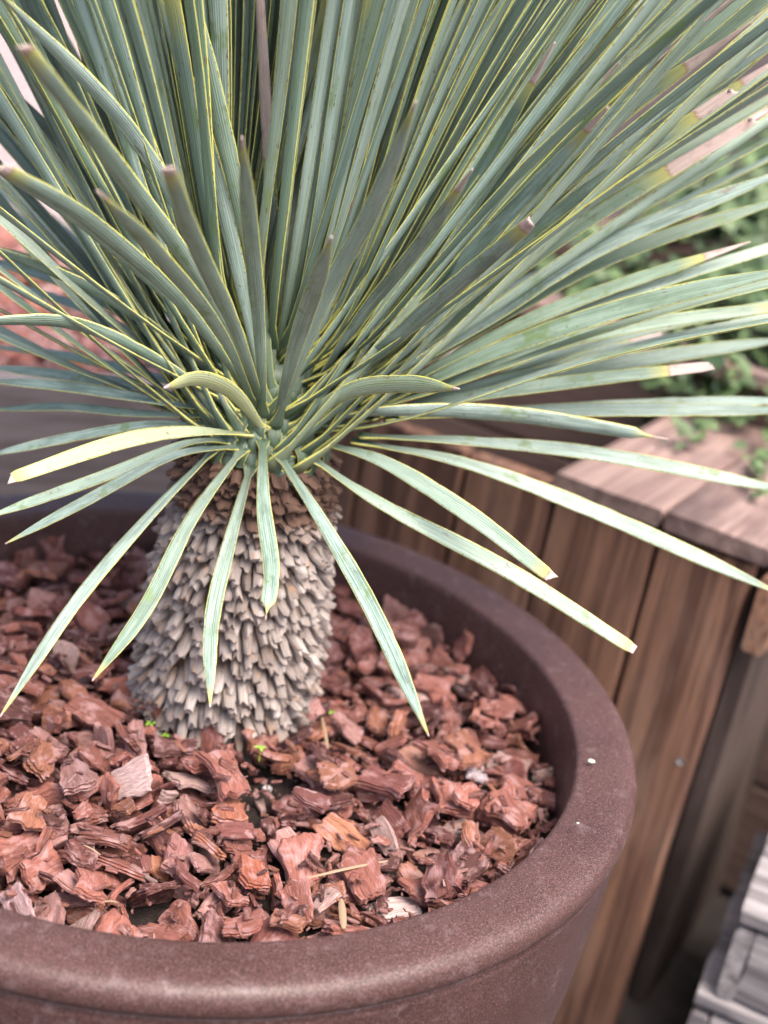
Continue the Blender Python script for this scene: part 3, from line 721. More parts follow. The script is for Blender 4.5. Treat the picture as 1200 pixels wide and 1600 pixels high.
# the rest of the head: a regular spiral of leaves, upright inside and spreading outside
NPH = 1650
for i in range(NPH):
    k = i / NPH; phi = i * 2.399963 + rl.gauss(0, .06); th = math.radians(92 - 86 * k ** .85 + rl.gauss(0, 3.5))
    z = 0.132 + 0.056 * k; r0 = cr(z) * .9
    d = np.array((math.cos(phi) * math.sin(th), math.sin(phi) * math.sin(th), math.cos(th)))
    b0 = np.array((AX + r0 * math.cos(phi), AY + r0 * math.sin(phi), z))
    L = rl.uniform(.42, .54)
    tocam = d @ (-FW)
    tipp = b0 + d * L; 
    if tocam > .62 or (tocam > .40 and rl.random() < .72): continue
    x0, y0, _ = pj(b0); q = b0 + d * .12; x1, y1, _ = pj(q); ang = math.degrees(math.atan2(y0 - y1, x1 - x0))
    if not (14 < ang < 158): continue
    if (ang < 34 or ang > 145) and rl.random() < .6: continue
    if ang > 78 and rl.random() < .30: continue
    if ang > 112 and rl.random() < .62: continue
    if ang < 56 and rl.random() < (.38 if ang > 40 else .6): continue
    wide = 1.32 if ang > 95 else 1.15 if ang > 70 else .95
    side = np.array((-math.sin(phi), math.cos(phi), 0.)); sw = rl.gauss(0, .012)
    out = np.array((math.cos(phi), math.sin(phi), 0.))
    pts = [b0, b0 + out * .012 + d * L * .10 + X3 * .001, b0 + d * L * .45 + side * sw * .5, b0 + d * L + side * sw - X3 * (.004 + .02 * math.sin(th))]
    g = leaf_geo(pts, rl.uniform(.0062, .0092) * wide, max(0, rl.gauss(.25, .18)), rl.choice(('point', 'point', 'point', 'cut')), rl.choice((.985, .97, .93, .86, .80)) if rl.random() > .03 else rl.uniform(.3, .6), rl.random(), rl.gauss(0, .5), 1.3, max(0, rl.gauss(-.1, .15)), 22)
    c = g[3]; sc_ = 0
    for p in c[::3]:
        x, y, dd = pj(p)
        if 0 < x < 1200 and 0 < y < 1600: sc_ += 1 / dd
    LEAVES.append((sc_ - dd * 2, g))
# leaves that start on the near side of the stem and sweep round to the sides and up
for i in range(120):
    sg = 1 if i % 2 else -1; off = sg * rl.uniform(5, 75); phi = math.radians(-90 + off); th = math.radians(rl.uniform(22, 66)); ph2 = math.radians(-90 + sg * rl.uniform(62, 120) + off * .2)
    z = rl.uniform(.128, .165); er = np.array((math.cos(phi), math.sin(phi), 0.)); b0 = np.array((AX, AY, z)) + er * cr(z) * .86
    d = np.array((math.cos(ph2) * math.sin(th), math.sin(ph2) * math.sin(th), math.cos(th))); L = rl.uniform(.40, .50)
    if d @ (-FW) > .48: continue
    x0, y0, _ = pj(b0); x1, y1, _ = pj(b0 + d * .12); ang = math.degrees(math.atan2(y0 - y1, x1 - x0))
    if not (32 < ang < 162): continue
    if ang < 48 and rl.random() < .5: continue
    if ang > 125 and rl.random() < .6: continue
    g = leaf_geo([b0, b0 + er * .006 + d * L * .05 + X3 * .002, b0 + er * .007 + d * L * .2, b0 + er * .004 + d * L * .55, b0 + d * L], rl.uniform(.0068, .0095), max(0, rl.gauss(.55, .15)), rl.choice(('point', 'cut')), rl.choice((.985, .95, .9)), rl.random(), rl.gauss(0, .35), 1.5, max(0, rl.gauss(-.1, .15)), 24)
    LEAVES.append((-50, g))
# broad clasping bases wrapped round the stem, tips tucked in
for i in range(150):
    z = 0.120 + .050 * (i / 150) ** .9; phi = i * 2.399963 + 1.1; r0 = cr(z) * .90; r1 = cr(z + .020) * .88 - .002; er = np.array((math.cos(phi), math.sin(phi), 0.)); et = np.array((-math.sin(phi), math.cos(phi), 0.))
    c0 = np.array((AX, AY, z)); k = rl.gauss(0, .0016)
    g = leaf_geo([c0 + er * r0, c0 + er * (r0 + .0012) + X3 * .007 + et * k, c0 + er * (r1 + .0010) + X3 * .020 + et * k * 2, c0 + er * (r1 - .003) + X3 * .034], rl.uniform(.010, .013), 0, 'point', 1.5, rl.random(), 0, 1.3, 0, 10)
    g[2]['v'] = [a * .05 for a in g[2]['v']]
    LEAVES.append((-99, g))
LEAVES.sort(key=lambda q: -q[0])
for _, g in LEAVES[:100]:
    b = MB(); b.add(g[0], g[1], **g[2]); b.build('leaf', M['leaf'], yuc)
b = MB()
for _, g in LEAVES[100:]: b.add(g[0], g[1], **g[2])
tag(b.build('leaf_mass', M['leaf'], yuc), kind='stuff')
print('leaves', len(LEAVES))
CHIPS = [
6,170,1454,-1094,-242,63,-20,-28,70,0,167,800,-1076,-339,20,-59,-77,-15,12,174,330,-645,-212,41,17,0,90,14,168,-391,-902,-229,52,-12,-6,84,12,173,1162,-392,-251,2,97,-21,10,
10,154,1104,-1153,-300,52,6,-13,84,15,170,323,-1073,-344,38,14,34,85,7,164,-589,-823,-223,18,-66,-68,28,8,169,-474,-287,-238,12,10,-27,95,8,163,983,-766,-384,21,14,-40,88,
9,143,592,-1274,-315,6,-59,-78,17,13,141,-357,-1524,-323,23,49,-81,-21,5,155,1800,-399,-260,36,5,-14,92,21,138,161,-1470,-364,42,-42,22,78,6,133,-213,-1403,-263,62,5,23,75,
2,153,-17,-1355,-350,96,-24,6,-8,17,152,1066,-1477,-355,26,95,17,-5,12,127,-108,-1645,-230,76,-21,5,-61,14,170,387,-780,-354,66,-4,10,75,2,154,235,-1684,-403,18,25,95,-3,
12,156,1436,-63,-214,41,4,9,91,1,160,-237,-1782,-333,57,-17,-20,78,12,136,97,-1089,-293,32,87,22,31,8,125,-375,-1777,-296,83,31,-14,-43,4,152,-146,-1223,-308,98,-17,-3,-4,
13,161,1341,-540,-289,52,-35,-36,69,3,153,496,-1995,-405,77,62,17,4,20,138,-128,-828,-235,11,31,41,-85,0,163,710,-1695,-339,86,-8,-5,51,4,171,-750,547,-294,38,11,7,92,
19,174,733,795,-359,71,9,12,69,10,171,496,-1658,-398,23,72,-61,-23,17,133,821,-1450,-286,75,35,-10,-55,17,159,-887,-481,-169,89,31,28,19,14,132,1582,-433,-200,9,-79,-60,11,
2,128,1189,-750,-337,43,-75,48,-15,17,167,1193,232,-296,41,-49,44,-64,8,155,209,-1205,-365,68,15,14,71,1,157,1269,-1172,-443,25,0,2,-97,11,151,7,-377,-303,18,-2,-1,-98,
21,127,900,-468,-217,0,20,-98,-4,1,141,1686,458,-268,85,-18,17,46,11,144,1340,410,-246,45,-26,-3,85,15,161,1664,-975,-380,2,-5,-1,100,4,133,693,-741,-385,18,66,72,-12,
5,113,-514,-1233,-230,70,-10,28,-65,8,149,1213,-613,-344,29,-81,46,-21,17,118,788,-715,-227,10,7,5,99,11,168,-526,-1383,-359,46,-23,19,-84,12,109,502,-1422,-340,1,47,88,-10,
21,132,80,-1830,-325,71,33,14,61,7,98,741,-1929,-461,1,98,20,-2,4,127,534,-291,-291,5,-3,-93,35,6,119,1616,-662,-319,11,80,-42,-42,21,111,595,-1650,-289,10,97,7,20,
14,160,-1393,1120,-252,95,7,2,-29,11,155,203,-828,-391,92,6,39,8,0,128,631,-163,-256,19,-36,14,90,15,125,905,85,-248,93,26,19,-20,15,126,1170,-7,-253,92,2,-38,-13,
14,136,-890,-21,-303,4,71,67,-22,13,128,147,-612,-330,95,-14,12,25,17,144,1118,1354,-257,5,2,-99,-13,20,136,1882,-40,-353,17,13,2,98,4,119,1451,-638,-348,26,-27,-24,90,
5,121,-354,-645,-256,14,72,-67,-11,17,159,-906,1759,-339,1,24,95,-22,13,125,-615,182,-256,21,-20,0,96,20,133,1746,-641,-336,86,32,-28,-29,17,145,-1127,724,-252,18,1,-30,-94,
7,97,782,-1616,-244,8,13,99,0,3,127,1650,44,-374,70,-3,11,71,7,148,780,116,-316,90,-21,-17,34,4,144,444,-1387,-438,62,-19,19,-74,6,130,1457,-1373,-248,65,14,-28,-69,
8,166,-745,-837,-323,81,-27,-7,-52,20,143,1579,-896,-301,52,9,2,-85,12,153,1566,69,-231,88,12,4,-45,11,111,-243,-478,-231,84,-39,25,-28,5,118,1980,-305,-414,89,-32,-28,15,
19,133,1099,950,-249,1,-77,-63,2,11,172,776,1736,-348,98,-6,11,17,7,143,682,-624,-320,56,-5,-17,-81,16,137,-588,-1146,-393,72,-15,18,66,18,154,-432,193,-329,12,13,-88,-44,
3,153,-646,-546,-307,95,-19,6,-23,15,151,1044,605,-302,21,-33,-80,46,12,132,1802,-906,-309,44,-38,-20,-79,17,157,1688,889,-320,89,-22,24,30,1,149,167,-503,-286,81,-15,16,55,
14,101,-104,-1022,-271,84,10,-29,-44,6,116,-680,43,-318,36,5,3,93,19,98,283,-1372,-322,3,-35,-13,-93,12,168,1502,-380,-287,5,78,-63,-3,16,105,2,-1549,-331,73,-38,-27,50,
21,128,-798,866,-283,95,11,19,-21,0,111,-646,-378,-257,3,28,58,-77,5,91,299,-2013,-451,15,11,-93,-31,0,133,888,-545,-319,87,-1,-14,-47,21,163,-1165,1148,-333,29,19,-14,-93,
12,106,-477,-1504,-299,48,-29,35,-75,6,174,1925,-686,-390,28,52,-56,-58,5,129,1886,620,-344,89,1,-39,-24,2,110,452,-987,-307,10,0,21,-97,6,159,-1183,663,-348,95,-27,-11,15,
10,114,187,-229,-306,24,-62,-50,-56,3,102,-215,-911,-286,61,-33,65,31,10,121,710,960,-269,16,-81,-53,18,21,148,1219,666,-296,84,-21,-8,-49,13,157,519,-613,-428,19,-68,70,-15,
14,144,314,-1582,-424,33,-85,41,-12,5,146,-962,1342,-290,15,89,-41,13,10,109,-1043,49,-260,95,-26,-1,17,17,140,-306,-979,-380,45,-15,2,88,3,144,-252,-1965,-442,94,-6,-12,31,
6,120,1511,1402,-294,19,-77,-15,-58,9,170,1409,-210,-369,95,0,-2,32,14,169,-574,-949,-403,21,-7,59,-77,16,129,1738,636,-272,32,-95,4,-1,12,155,-15,-999,-353,39,86,16,29,
14,138,1819,124,-390,14,29,51,-80,6,165,998,839,-380,2,24,-25,-94,19,114,949,-83,-285,7,54,80,-25,9,98,-196,-693,-230,5,61,-62,50,5,108,829,-273,-264,12,-23,-6,-96,
21,97,429,-1255,-387,33,-2,93,-19,10,111,-699,1130,-260,28,6,96,-5,4,89,76,-806,-314,19,-51,58,-60,19,128,-169,-1604,-302,15,15,21,95,0,153,29,-2011,-383,9,-6,-60,79,
1,149,1521,1045,-353,84,13,3,-52,12,146,-1233,1646,-314,49,-35,-64,-48,20,121,958,1449,-272,15,-8,-96,-20,15,142,980,961,-296,6,-87,-48,7,3,114,1091,-962,-351,17,-98,1,11,
9,144,1895,411,-441,12,34,93,-2,10,128,-914,380,-307,20,-4,-65,-73,8,113,-977,892,-292,32,-89,17,29,2,114,586,-1370,-405,33,35,70,52,4,100,1156,416,-228,41,88,21,7,
19,121,833,446,-352,44,-15,-1,-88,14,105,-451,-1153,-308,5,4,100,2,2,142,1283,1019,-335,12,-9,64,-75,3,146,1717,447,-387,96,-14,-4,-25,8,114,-1204,1205,-239,20,-10,-17,-96,
14,149,936,-1277,-456,47,-1,-1,-88,10,169,825,1273,-336,11,4,40,-91,8,135,957,-521,-387,62,3,-14,-77,8,102,-937,662,-301,44,83,26,24,5,142,1357,858,-323,20,-98,5,2,
18,69,-66,-2093,-446,73,67,-13,2,3,132,1071,324,-315,68,25,14,67,7,110,-1,-515,-331,50,-37,28,74,20,170,1793,-343,-329,13,1,-13,98,16,115,290,-421,-253,60,5,8,79,
20,140,-990,-294,-183,83,-5,11,-55,3,112,673,167,-255,12,-41,76,49,9,143,-482,698,-333,42,-30,13,85,20,82,328,-1215,-356,85,3,30,42,3,164,1152,1181,-331,12,31,94,-5,
19,142,-885,1302,-342,97,-18,-2,14,5,110,1394,-1060,-363,36,-4,10,-93,16,145,181,-609,-443,2,-39,-90,20,20,139,1307,1623,-392,31,15,69,64,10,116,945,-154,-331,4,56,72,-41,
16,134,1846,781,-312,23,-25,4,-94,15,134,-208,-385,-293,78,19,18,-57,18,106,284,-1335,-459,13,1,3,99,3,134,-788,-200,-354,30,-20,6,93,18,175,-786,1001,-368,28,20,-25,-91,
19,100,-1059,554,-300,43,-33,-38,-75,5,66,157,-2043,-479,50,3,-6,-86,9,114,1220,-111,-306,77,-58,26,4,4,107,983,-1753,-466,1,88,47,-9,3,81,41,-1567,-449,36,-33,-59,64,
13,94,-815,218,-260,42,1,58,70,19,102,742,1259,-244,35,-91,23,2,14,116,-620,609,-422,55,1,-29,-78,20,132,459,-965,-391,81,-12,-2,-57,10,148,-1227,1419,-315,99,-2,-10,-9,
10,139,1061,1774,-356,21,-9,-63,74,2,153,-359,-449,-330,68,-35,60,25,21,79,131,-1244,-412,14,-91,-20,35,13,101,1263,-701,-443,3,84,54,-3,20,111,637,1908,-336,10,-98,14,-9,
17,86,935,-1375,-293,25,-40,87,-11,5,143,743,-968,-383,91,24,14,-30,8,132,-424,-1473,-413,74,-33,-14,56,13,156,799,-298,-346,35,14,-5,93,18,118,2017,194,-401,25,-31,43,-81,
17,114,1999,42,-453,10,-1,-6,99,20,97,884,1179,-276,87,37,3,31,11,138,1827,242,-408,88,46,6,-9,14,99,-809,1470,-299,52,34,77,12,15,131,1379,405,-319,43,24,-29,-82,
6,116,1199,-1044,-426,53,65,52,20,15,147,867,1033,-370,31,68,-67,-5,20,127,1018,156,-358,17,8,22,96,7,100,952,-1266,-338,30,-93,0,-23,6,115,1561,-524,-364,93,-4,-7,37,
18,153,1674,747,-351,90,-35,5,26,14,98,2033,486,-419,21,-56,-37,71,18,132,1067,-78,-370,55,2,0,83,10,151,-1212,214,-225,65,-17,9,-74,6,163,613,-52,-416,66,-15,-15,72,
8,142,1887,-553,-406,25,-34,55,-72,5,112,-559,729,-281,39,86,-4,33,6,115,-593,-1093,-307,68,-43,-7,59,3,77,-413,-1332,-300,61,-24,65,-39,12,147,-587,-1458,-455,1,76,65,-3,
20,114,-799,301,-272,51,52,40,-55,12,110,1270,-238,-273,4,98,-8,-17,21,144,-738,1851,-401,30,-45,82,21,9,134,712,666,-457,11,-2,-7,99,2,89,854,-682,-399,100,0,3,-2,
5,103,-62,-876,-337,66,12,-32,-67,2,114,1168,-1333,-409,56,-71,15,-40,3,86,-770,-615,-235,23,-92,32,1,1,127,890,626,-369,27,76,54,-24,6,65,-294,-1105,-272,46,-17,42,-76,
1,143,-424,-1114,-383,5,-84,54,1,11,79,1208,-985,-329,98,11,-3,16,4,85,672,-364,-352,30,26,63,67,2,124,-176,-1562,-400,98,-4,-1,19,21,127,-1349,1220,-393,42,75,38,35,
21,173,1544,266,-333,2,-70,72,-3,21,86,1384,1212,-329,19,20,-69,68,16,169,1395,-960,-436,17,-19,-97,3,11,119,-948,213,-349,50,-43,49,-57,19,135,1923,633,-407,32,-37,4,87,
20,122,-163,-1557,-463,29,-2,-1,96,10,148,1123,-302,-360,98,8,-9,13,13,128,1155,1556,-292,10,-91,-35,-20,20,84,-861,1132,-301,13,-94,15,30,1,147,-1315,864,-370,78,-4,-23,58,
0,151,1338,40,-373,10,16,6,98,9,90,-80,-643,-287,59,-13,-34,-72,14,123,580,1619,-342,17,-95,-4,24,6,80,1501,1030,-271,4,-14,-1,99,15,77,2057,142,-400,35,11,-86,-36,
16,92,-1061,250,-302,41,0,7,91,10,120,-1120,946,-294,89,44,10,-6,13,129,1234,1355,-349,75,-2,-19,64,13,66,254,-876,-325,50,27,-82,-9,14,90,872,-1853,-408,55,54,14,62,
14,113,-879,-372,-297,27,11,-32,-90,13,66,1402,-705,-418,32,17,-18,-91,0,66,611,-830,-355,11,-50,-86,-2,17,79,-516,-511,-283,43,51,-72,17,15,110,-58,-1104,-446,5,-9,71,-70,
9,152,569,1089,-284,50,25,83,6,8,117,411,-473,-280,46,-23,-16,84,13,144,-92,-1818,-405,78,29,-16,-53,5,146,1516,-1189,-367,11,-82,37,-42,14,70,1062,-547,-373,43,-40,12,-80,
11,130,-719,1451,-356,66,52,-45,29,20,90,-804,216,-366,95,-30,-4,-6,6,115,-349,-874,-316,16,-56,80,-15,19,111,-1170,1580,-343,65,75,11,-2,16,164,-428,499,-416,12,12,53,83,
6,108,796,-1439,-433,60,24,44,63,15,139,995,-1432,-466,40,-1,2,-92,13,67,503,-512,-324,57,4,15,-81,20,154,1037,-216,-454,63,-2,0,77,1,62,-571,-841,-348,20,-96,-17,-12,
5,169,-307,-80,-386,8,7,-93,36,15,121,-526,1041,-306,32,-89,32,11,11,85,-730,-709,-243,42,-3,45,-78,6,55,1200,-1226,-378,4,-59,-80,-9,12,81,538,-1120,-365,3,14,-90,-42,
19,145,-837,64,-409,55,5,-11,-83,12,69,-367,-1046,-307,44,77,-45,-5,8,107,1047,1409,-384,4,-86,49,12,19,152,1390,-444,-459,56,-7,4,-82,16,147,-815,-665,-300,9,-10,-10,-99,
8,71,-993,1058,-285,75,22,51,37,9,153,1045,-995,-444,12,-84,-53,-3,7,99,974,530,-357,88,0,33,34,1,134,-604,1250,-309,45,20,-24,-84,13,77,-719,-808,-214,35,-27,87,-20,
19,83,1317,788,-281,100,5,-3,1,1,130,144,-1074,-432,14,-28,-94,-11,19,67,45,-765,-291,12,-34,35,87,6,112,1456,572,-369,70,29,-16,-63,17,65,1470,742,-329,78,50,19,32,
5,79,1053,-1345,-378,13,-17,-44,-87,8,95,1273,-1385,-386,42,-39,-56,60,21,132,-1383,1533,-379,21,-75,21,60,12,126,1525,-642,-461,3,-53,85,0,1,64,566,-918,-360,7,55,83,-5,
3,67,2047,-327,-477,83,-3,2,55,13,65,-1066,325,-270,13,50,86,5,20,122,1029,-1150,-381,78,0,7,-62,18,141,1178,-423,-446,94,4,1,35,21,56,582,-527,-305,47,-4,19,-86,
5,118,-321,-1265,-428,54,-18,12,81,1,57,-292,-1158,-335,24,26,-82,-45,0,114,-64,-736,-338,72,-64,-12,24,14,143,-414,-609,-315,6,-73,-66,18,17,72,761,-81,-326,4,-12,-99,7,
6,98,711,-1238,-432,62,-49,54,-29,0,123,482,-339,-444,6,-99,7,-5,17,91,961,353,-320,45,-11,28,-84,9,125,1394,1415,-425,22,-11,-13,-96,6,60,-858,166,-296,9,-98,20,1,
8,107,-1009,485,-341,0,-39,87,-32,7,60,-666,-1218,-280,84,-27,35,-33,4,86,-848,1859,-298,2,18,33,93,11,72,-14,-1453,-469,0,-15,-99,0,9,135,-622,-221,-369,24,61,76,-2,
1,134,-472,-180,-451,95,-1,1,-30,17,155,-833,-1046,-213,0,-30,-95,-10,3,155,748,-862,-451,8,-2,3,-100,13,169,-1040,1190,-396,23,11,-15,-95,13,114,-657,806,-357,65,48,51,29,
3,124,343,-1068,-461,66,-4,1,75,21,68,1053,502,-334,32,-37,-6,-87,19,132,1653,1185,-417,14,45,80,38,18,139,892,1517,-340,68,6,-12,-72,3,104,1805,982,-333,60,0,37,71,
21,71,-123,-548,-299,78,-40,-13,-46,18,61,1307,972,-280,16,-14,94,28,18,72,-847,-751,-234,90,28,13,-30,18,72,-734,-55,-375,43,-80,-30,30,9,110,-74,-1442,-378,35,-24,-13,-90,
8,71,1745,-130,-354,32,86,-19,-35,18,59,-369,-1248,-322,85,47,-5,24,13,99,715,288,-299,2,-99,-6,-11,19,92,1590,-314,-375,71,4,16,-68,0,138,731,-533,-449,33,-5,-12,93,
2,76,496,-1402,-403,17,-78,-56,22,21,83,819,-401,-281,28,-7,-15,-95,16,75,610,-383,-379,8,-32,-50,-80,17,109,-716,-836,-461,73,3,0,-68,19,83,2012,371,-460,28,-22,2,93,
2,112,1513,1324,-420,42,-12,-33,-84,1,144,-844,-281,-449,1,22,-98,-1,11,74,-379,-37,-314,8,25,-81,53,5,128,-260,-696,-357,8,83,55,6,12,73,1378,1445,-360,17,74,-64,12,
0,139,-235,-209,-390,71,-28,-31,-56,1,146,-227,-2026,-330,1,-98,4,-19,16,84,1966,-188,-411,21,31,-84,-39,11,82,1570,75,-431,30,-14,8,-94,4,122,598,-1047,-439,53,-32,-44,65,
2,70,1350,-684,-480,82,3,-3,-57,11,74,-341,-1309,-332,74,-10,-46,-48,9,147,1560,803,-454,97,-7,0,23,9,128,88,-789,-419,7,-19,14,-97,12,141,422,-401,-363,83,-12,-15,53,
15,96,-701,353,-302,20,26,58,74,2,122,809,-1323,-366,4,17,96,22,13,59,1853,488,-374,30,3,68,66,11,141,-503,296,-383,96,-8,-6,27,20,129,-794,-1018,-378,51,20,-11,-83,
14,113,-169,-1382,-415,93,3,34,-10,11,108,-623,169,-437,82,-26,-19,-47,2,113,601,-1229,-406,50,-4,16,85,19,145,531,669,-292,51,77,-35,-16,1,172,-194,-807,-438,34,-1,0,94,
8,133,1277,-1632,-366,57,76,27,18,10,115,-1018,965,-409,67,26,-27,64,21,131,1640,351,-453,54,0,0,-84,5,81,742,1691,-405,91,-16,2,-38,19,144,1424,138,-470,8,-3,-1,-100,
17,95,-1364,1033,-404,7,61,-32,-72,18,111,1301,398,-440,5,96,-19,18,21,113,1173,1152,-440,20,17,96,-10,21,121,1667,-1094,-394,42,-61,-58,-34,14,62,795,-1235,-373,13,-23,-86,-44,
14,131,1647,-301,-441,98,16,10,-8,3,165,1191,537,-385,20,35,90,14,13,123,-1189,529,-391,31,54,76,-17,13,71,1141,-720,-471,76,1,1,65,8,65,874,-1074,-476,63,2,-5,-77,
17,112,1439,957,-417,24,-28,-7,-93,15,126,1827,-295,-409,64,3,19,-74,20,63,949,-915,-439,41,27,-59,-64,14,116,-526,-402,-361,17,-10,21,-96,18,101,631,1221,-317,9,61,47,-63,
2,82,1713,-325,-395,12,-73,-67,-4,10,166,907,1442,-448,53,1,-1,-85,4,113,696,-1440,-450,74,-25,17,-60,2,166,655,1642,-459,10,1,3,99,13,68,-1044,1759,-400,10,-15,-95,25,
9,157,-1507,918,-282,12,45,-88,10,19,157,683,1447,-394,99,8,-11,-3,18,167,-1211,1401,-417,70,10,0,-70,7,86,628,527,-415,57,23,77,-17,4,75,-537,-1677,-371,1,23,97,13,
13,113,1463,30,-308,99,3,13,-2,8,70,1483,768,-390,52,13,-8,-84,2,169,1567,1094,-424,42,2,-14,90,11,105,817,-6,-391,3,-6,18,98,14,73,617,-440,-373,80,59,-10,7,
7,127,-359,67,-369,11,-27,6,-96,15,87,-493,-809,-371,82,-31,-41,25,1,60,1339,-802,-473,82,17,-9,-54,13,149,-1434,715,-292,5,54,-80,27,16,71,1062,-665,-387,11,-99,8,8,
9,148,902,157,-438,98,-19,0,10,18,151,-954,622,-428,20,16,72,65,12,138,559,1098,-452,79,1,0,61,2,80,-618,45,-389,8,3,-7,-99,8,77,262,-509,-470,25,-8,2,97,
5,147,967,-637,-454,94,-4,-4,34,16,59,-624,147,-343,8,44,87,-20,5,138,1203,-1568,-455,9,34,-93,-8,9,64,-795,1215,-361,14,42,90,6,3,58,-660,-84,-373,9,-8,94,-30,
14,66,-1271,498,-299,99,4,9,7,18,125,-581,1233,-414,95,-30,-12,2,9,87,-415,-812,-405,77,46,-2,44,2,121,-677,345,-378,95,17,-8,23,15,125,0,-515,-454,67,-10,8,73,
20,114,1153,257,-467,0,-74,-67,1,2,158,1492,486,-464,2,-37,93,-4,17,75,1765,21,-429,32,57,-69,31,11,93,1767,595,-373,14,57,70,41,18,157,619,849,-423,78,51,26,27,
5,81,651,188,-375,6,-84,-51,-19,20,141,-807,1308,-421,34,-16,-7,92,7,129,1375,-1429,-349,57,62,-39,-37,11,79,-606,-800,-395,10,13,22,-96,11,171,-598,1632,-407,21,16,-23,-94,
19,123,1565,276,-410,20,-5,-9,97,16,69,1265,195,-401,50,-81,-27,-15,11,77,572,857,-305,55,-54,-19,61,15,104,1172,1027,-473,93,-3,-2,36,14,57,-852,121,-339,17,61,64,-44,
6,56,-468,-279,-387,2,20,-97,17,7,85,1336,257,-421,2,2,-88,47,2,168,-964,-562,-363,2,5,8,100,3,91,-737,868,-394,1,86,50,-5,18,89,285,-1240,-465,100,4,-1,-6,
11,100,-854,-883,-253,23,25,-6,-94,13,113,688,-306,-446,17,-55,-81,-12,8,119,-1022,-408,-378,99,-13,-3,-7,20,84,624,-676,-473,84,-2,1,55,21,110,-934,814,-391,85,-47,12,19,
10,65,464,-958,-477,39,0,1,92,1,81,1502,648,-436,3,-28,74,62,15,91,1350,320,-454,1,7,67,74,6,59,-648,693,-406,85,-5,-36,-38,2,88,-457,691,-402,14,87,-40,26,
10,114,-50,-262,-409,18,59,-79,2,18,116,84,-936,-455,100,4,-1,-3,15,141,-597,943,-462,94,6,2,-34,6,109,-285,-1395,-448,88,-14,-8,45,17,103,-237,-365,-364,15,-95,-28,3,
3,133,1630,-108,-399,83,-20,-14,-50,21,60,504,-1076,-424,88,-10,4,-46,2,94,1181,-846,-426,85,-36,28,26,14,73,1777,-775,-376,84,-45,26,16,15,133,1025,1088,-374,93,-2,6,-37,
4,68,-1053,1406,-397,72,29,-14,-61,16,90,1571,-233,-461,53,-11,19,-82,11,148,1697,-484,-452,97,4,-8,-22,9,139,-418,186,-456,64,-3,2,-77,6,116,1309,885,-448,43,-3,-8,90,
7,131,950,1698,-441,28,-8,-7,95,14,146,-470,-1906,-343,75,9,-31,58,20,74,-700,-1158,-328,65,24,43,58,18,98,-1141,859,-372,19,-24,-50,-81,11,58,-52,-621,-372,1,85,52,-3,
10,138,-1114,247,-382,100,2,-1,-3,0,62,-882,-506,-325,27,6,12,95,15,168,-439,-1678,-432,47,13,-31,-81,14,133,-771,-452,-368,16,89,-42,-12,16,161,743,363,-456,4,-33,-94,-1,
10,125,5,-1731,-431,59,-14,-27,75,3,113,1736,-716,-455,0,-24,-97,6,8,155,1356,1188,-452,67,-2,0,-75,8,58,723,-1506,-405,79,-24,25,-51,1,84,-598,767,-469,7,99,-15,1,
7,56,1236,-907,-477,3,-2,100,6,11,107,-137,-1222,-418,15,10,-8,-98,20,141,-989,-232,-283,99,-15,3,-2,17,76,667,1015,-430,35,72,56,-20,14,63,-663,243,-371,82,7,-28,50,
9,68,-741,1303,-476,19,1,6,-98,1,85,-1139,1667,-465,88,12,-4,-47,13,144,-427,-557,-411,93,-18,9,-31,2,60,-970,420,-393,38,55,-32,67,14,124,-553,359,-463,83,1,-1,56,
17,100,-1010,464,-441,54,-66,-34,40,6,173,-880,1621,-428,89,1,-2,-45,3,146,-250,-336,-442,2,0,-100,-9,0,69,661,1988,-433,54,63,24,-50,18,136,1272,-92,-448,92,4,1,38,
13,75,-262,-562,-312,18,-51,84,-6,19,75,-1072,1657,-413,20,54,42,70,8,103,487,-1135,-465,74,-10,3,-66,3,112,1192,38,-407,62,-13,-2,-78,16,70,1260,-556,-480,0,-92,39,5,
5,146,466,-118,-312,41,-22,54,-71,8,171,442,1421,-261,75,23,-12,61,17,119,-762,527,-420,79,-5,24,56,18,121,1715,667,-453,71,3,2,71,5,134,-903,1076,-464,92,2,2,39,
16,131,-244,-997,-450,42,-3,-6,90,8,125,-778,-1200,-362,85,20,17,-45,17,121,574,1855,-455,7,-76,-64,6,13,73,-684,-1122,-450,9,89,32,-31,12,85,-1154,375,-400,15,-1,-47,87,
21,112,-411,-1064,-470,1,-88,46,5,18,58,1687,-600,-471,6,-26,-82,51,3,77,1656,-842,-384,13,5,-17,97,14,63,-679,1106,-461,33,25,74,53,18,130,-358,569,-344,8,2,-96,-26,
9,104,-488,879,-338,34,80,18,45,3,125,-490,1114,-380,96,-1,-11,26,16,72,-765,142,-469,93,15,6,32,17,133,-1436,1290,-415,35,43,-49,-67,5,89,-947,27,-475,82,2,2,57,
16,78,2007,151,-477,1,-4,-100,1,2,80,-928,975,-345,45,-78,-40,19,21,91,-1090,101,-358,64,33,47,-52,0,88,393,-1923,-437,18,-31,-9,-93,0,69,1893,899,-428,34,70,-10,-62,
10,112,-649,-331,-431,87,-32,-15,35,10,59,1759,-518,-366,95,2,-9,-29,6,151,-906,-812,-437,65,1,-2,-76,9,98,489,1990,-434,4,93,-19,31,13,74,103,-1357,-430,48,-26,23,81,
15,167,461,1427,-397,22,46,83,23,13,74,-901,468,-460,24,-24,-94,-4,18,111,763,1072,-456,68,0,-3,-74,6,80,-1178,376,-317,14,9,5,-98,6,78,551,1256,-314,36,10,81,-44,
13,146,-677,-4,-460,3,99,14,2,2,85,102,-1189,-477,93,4,-2,-36,1,80,-335,1061,-452,60,-61,-37,36,2,136,-1317,-385,-468,4,-96,29,0,11,60,-2079,190,-475,66,-17,15,-72,
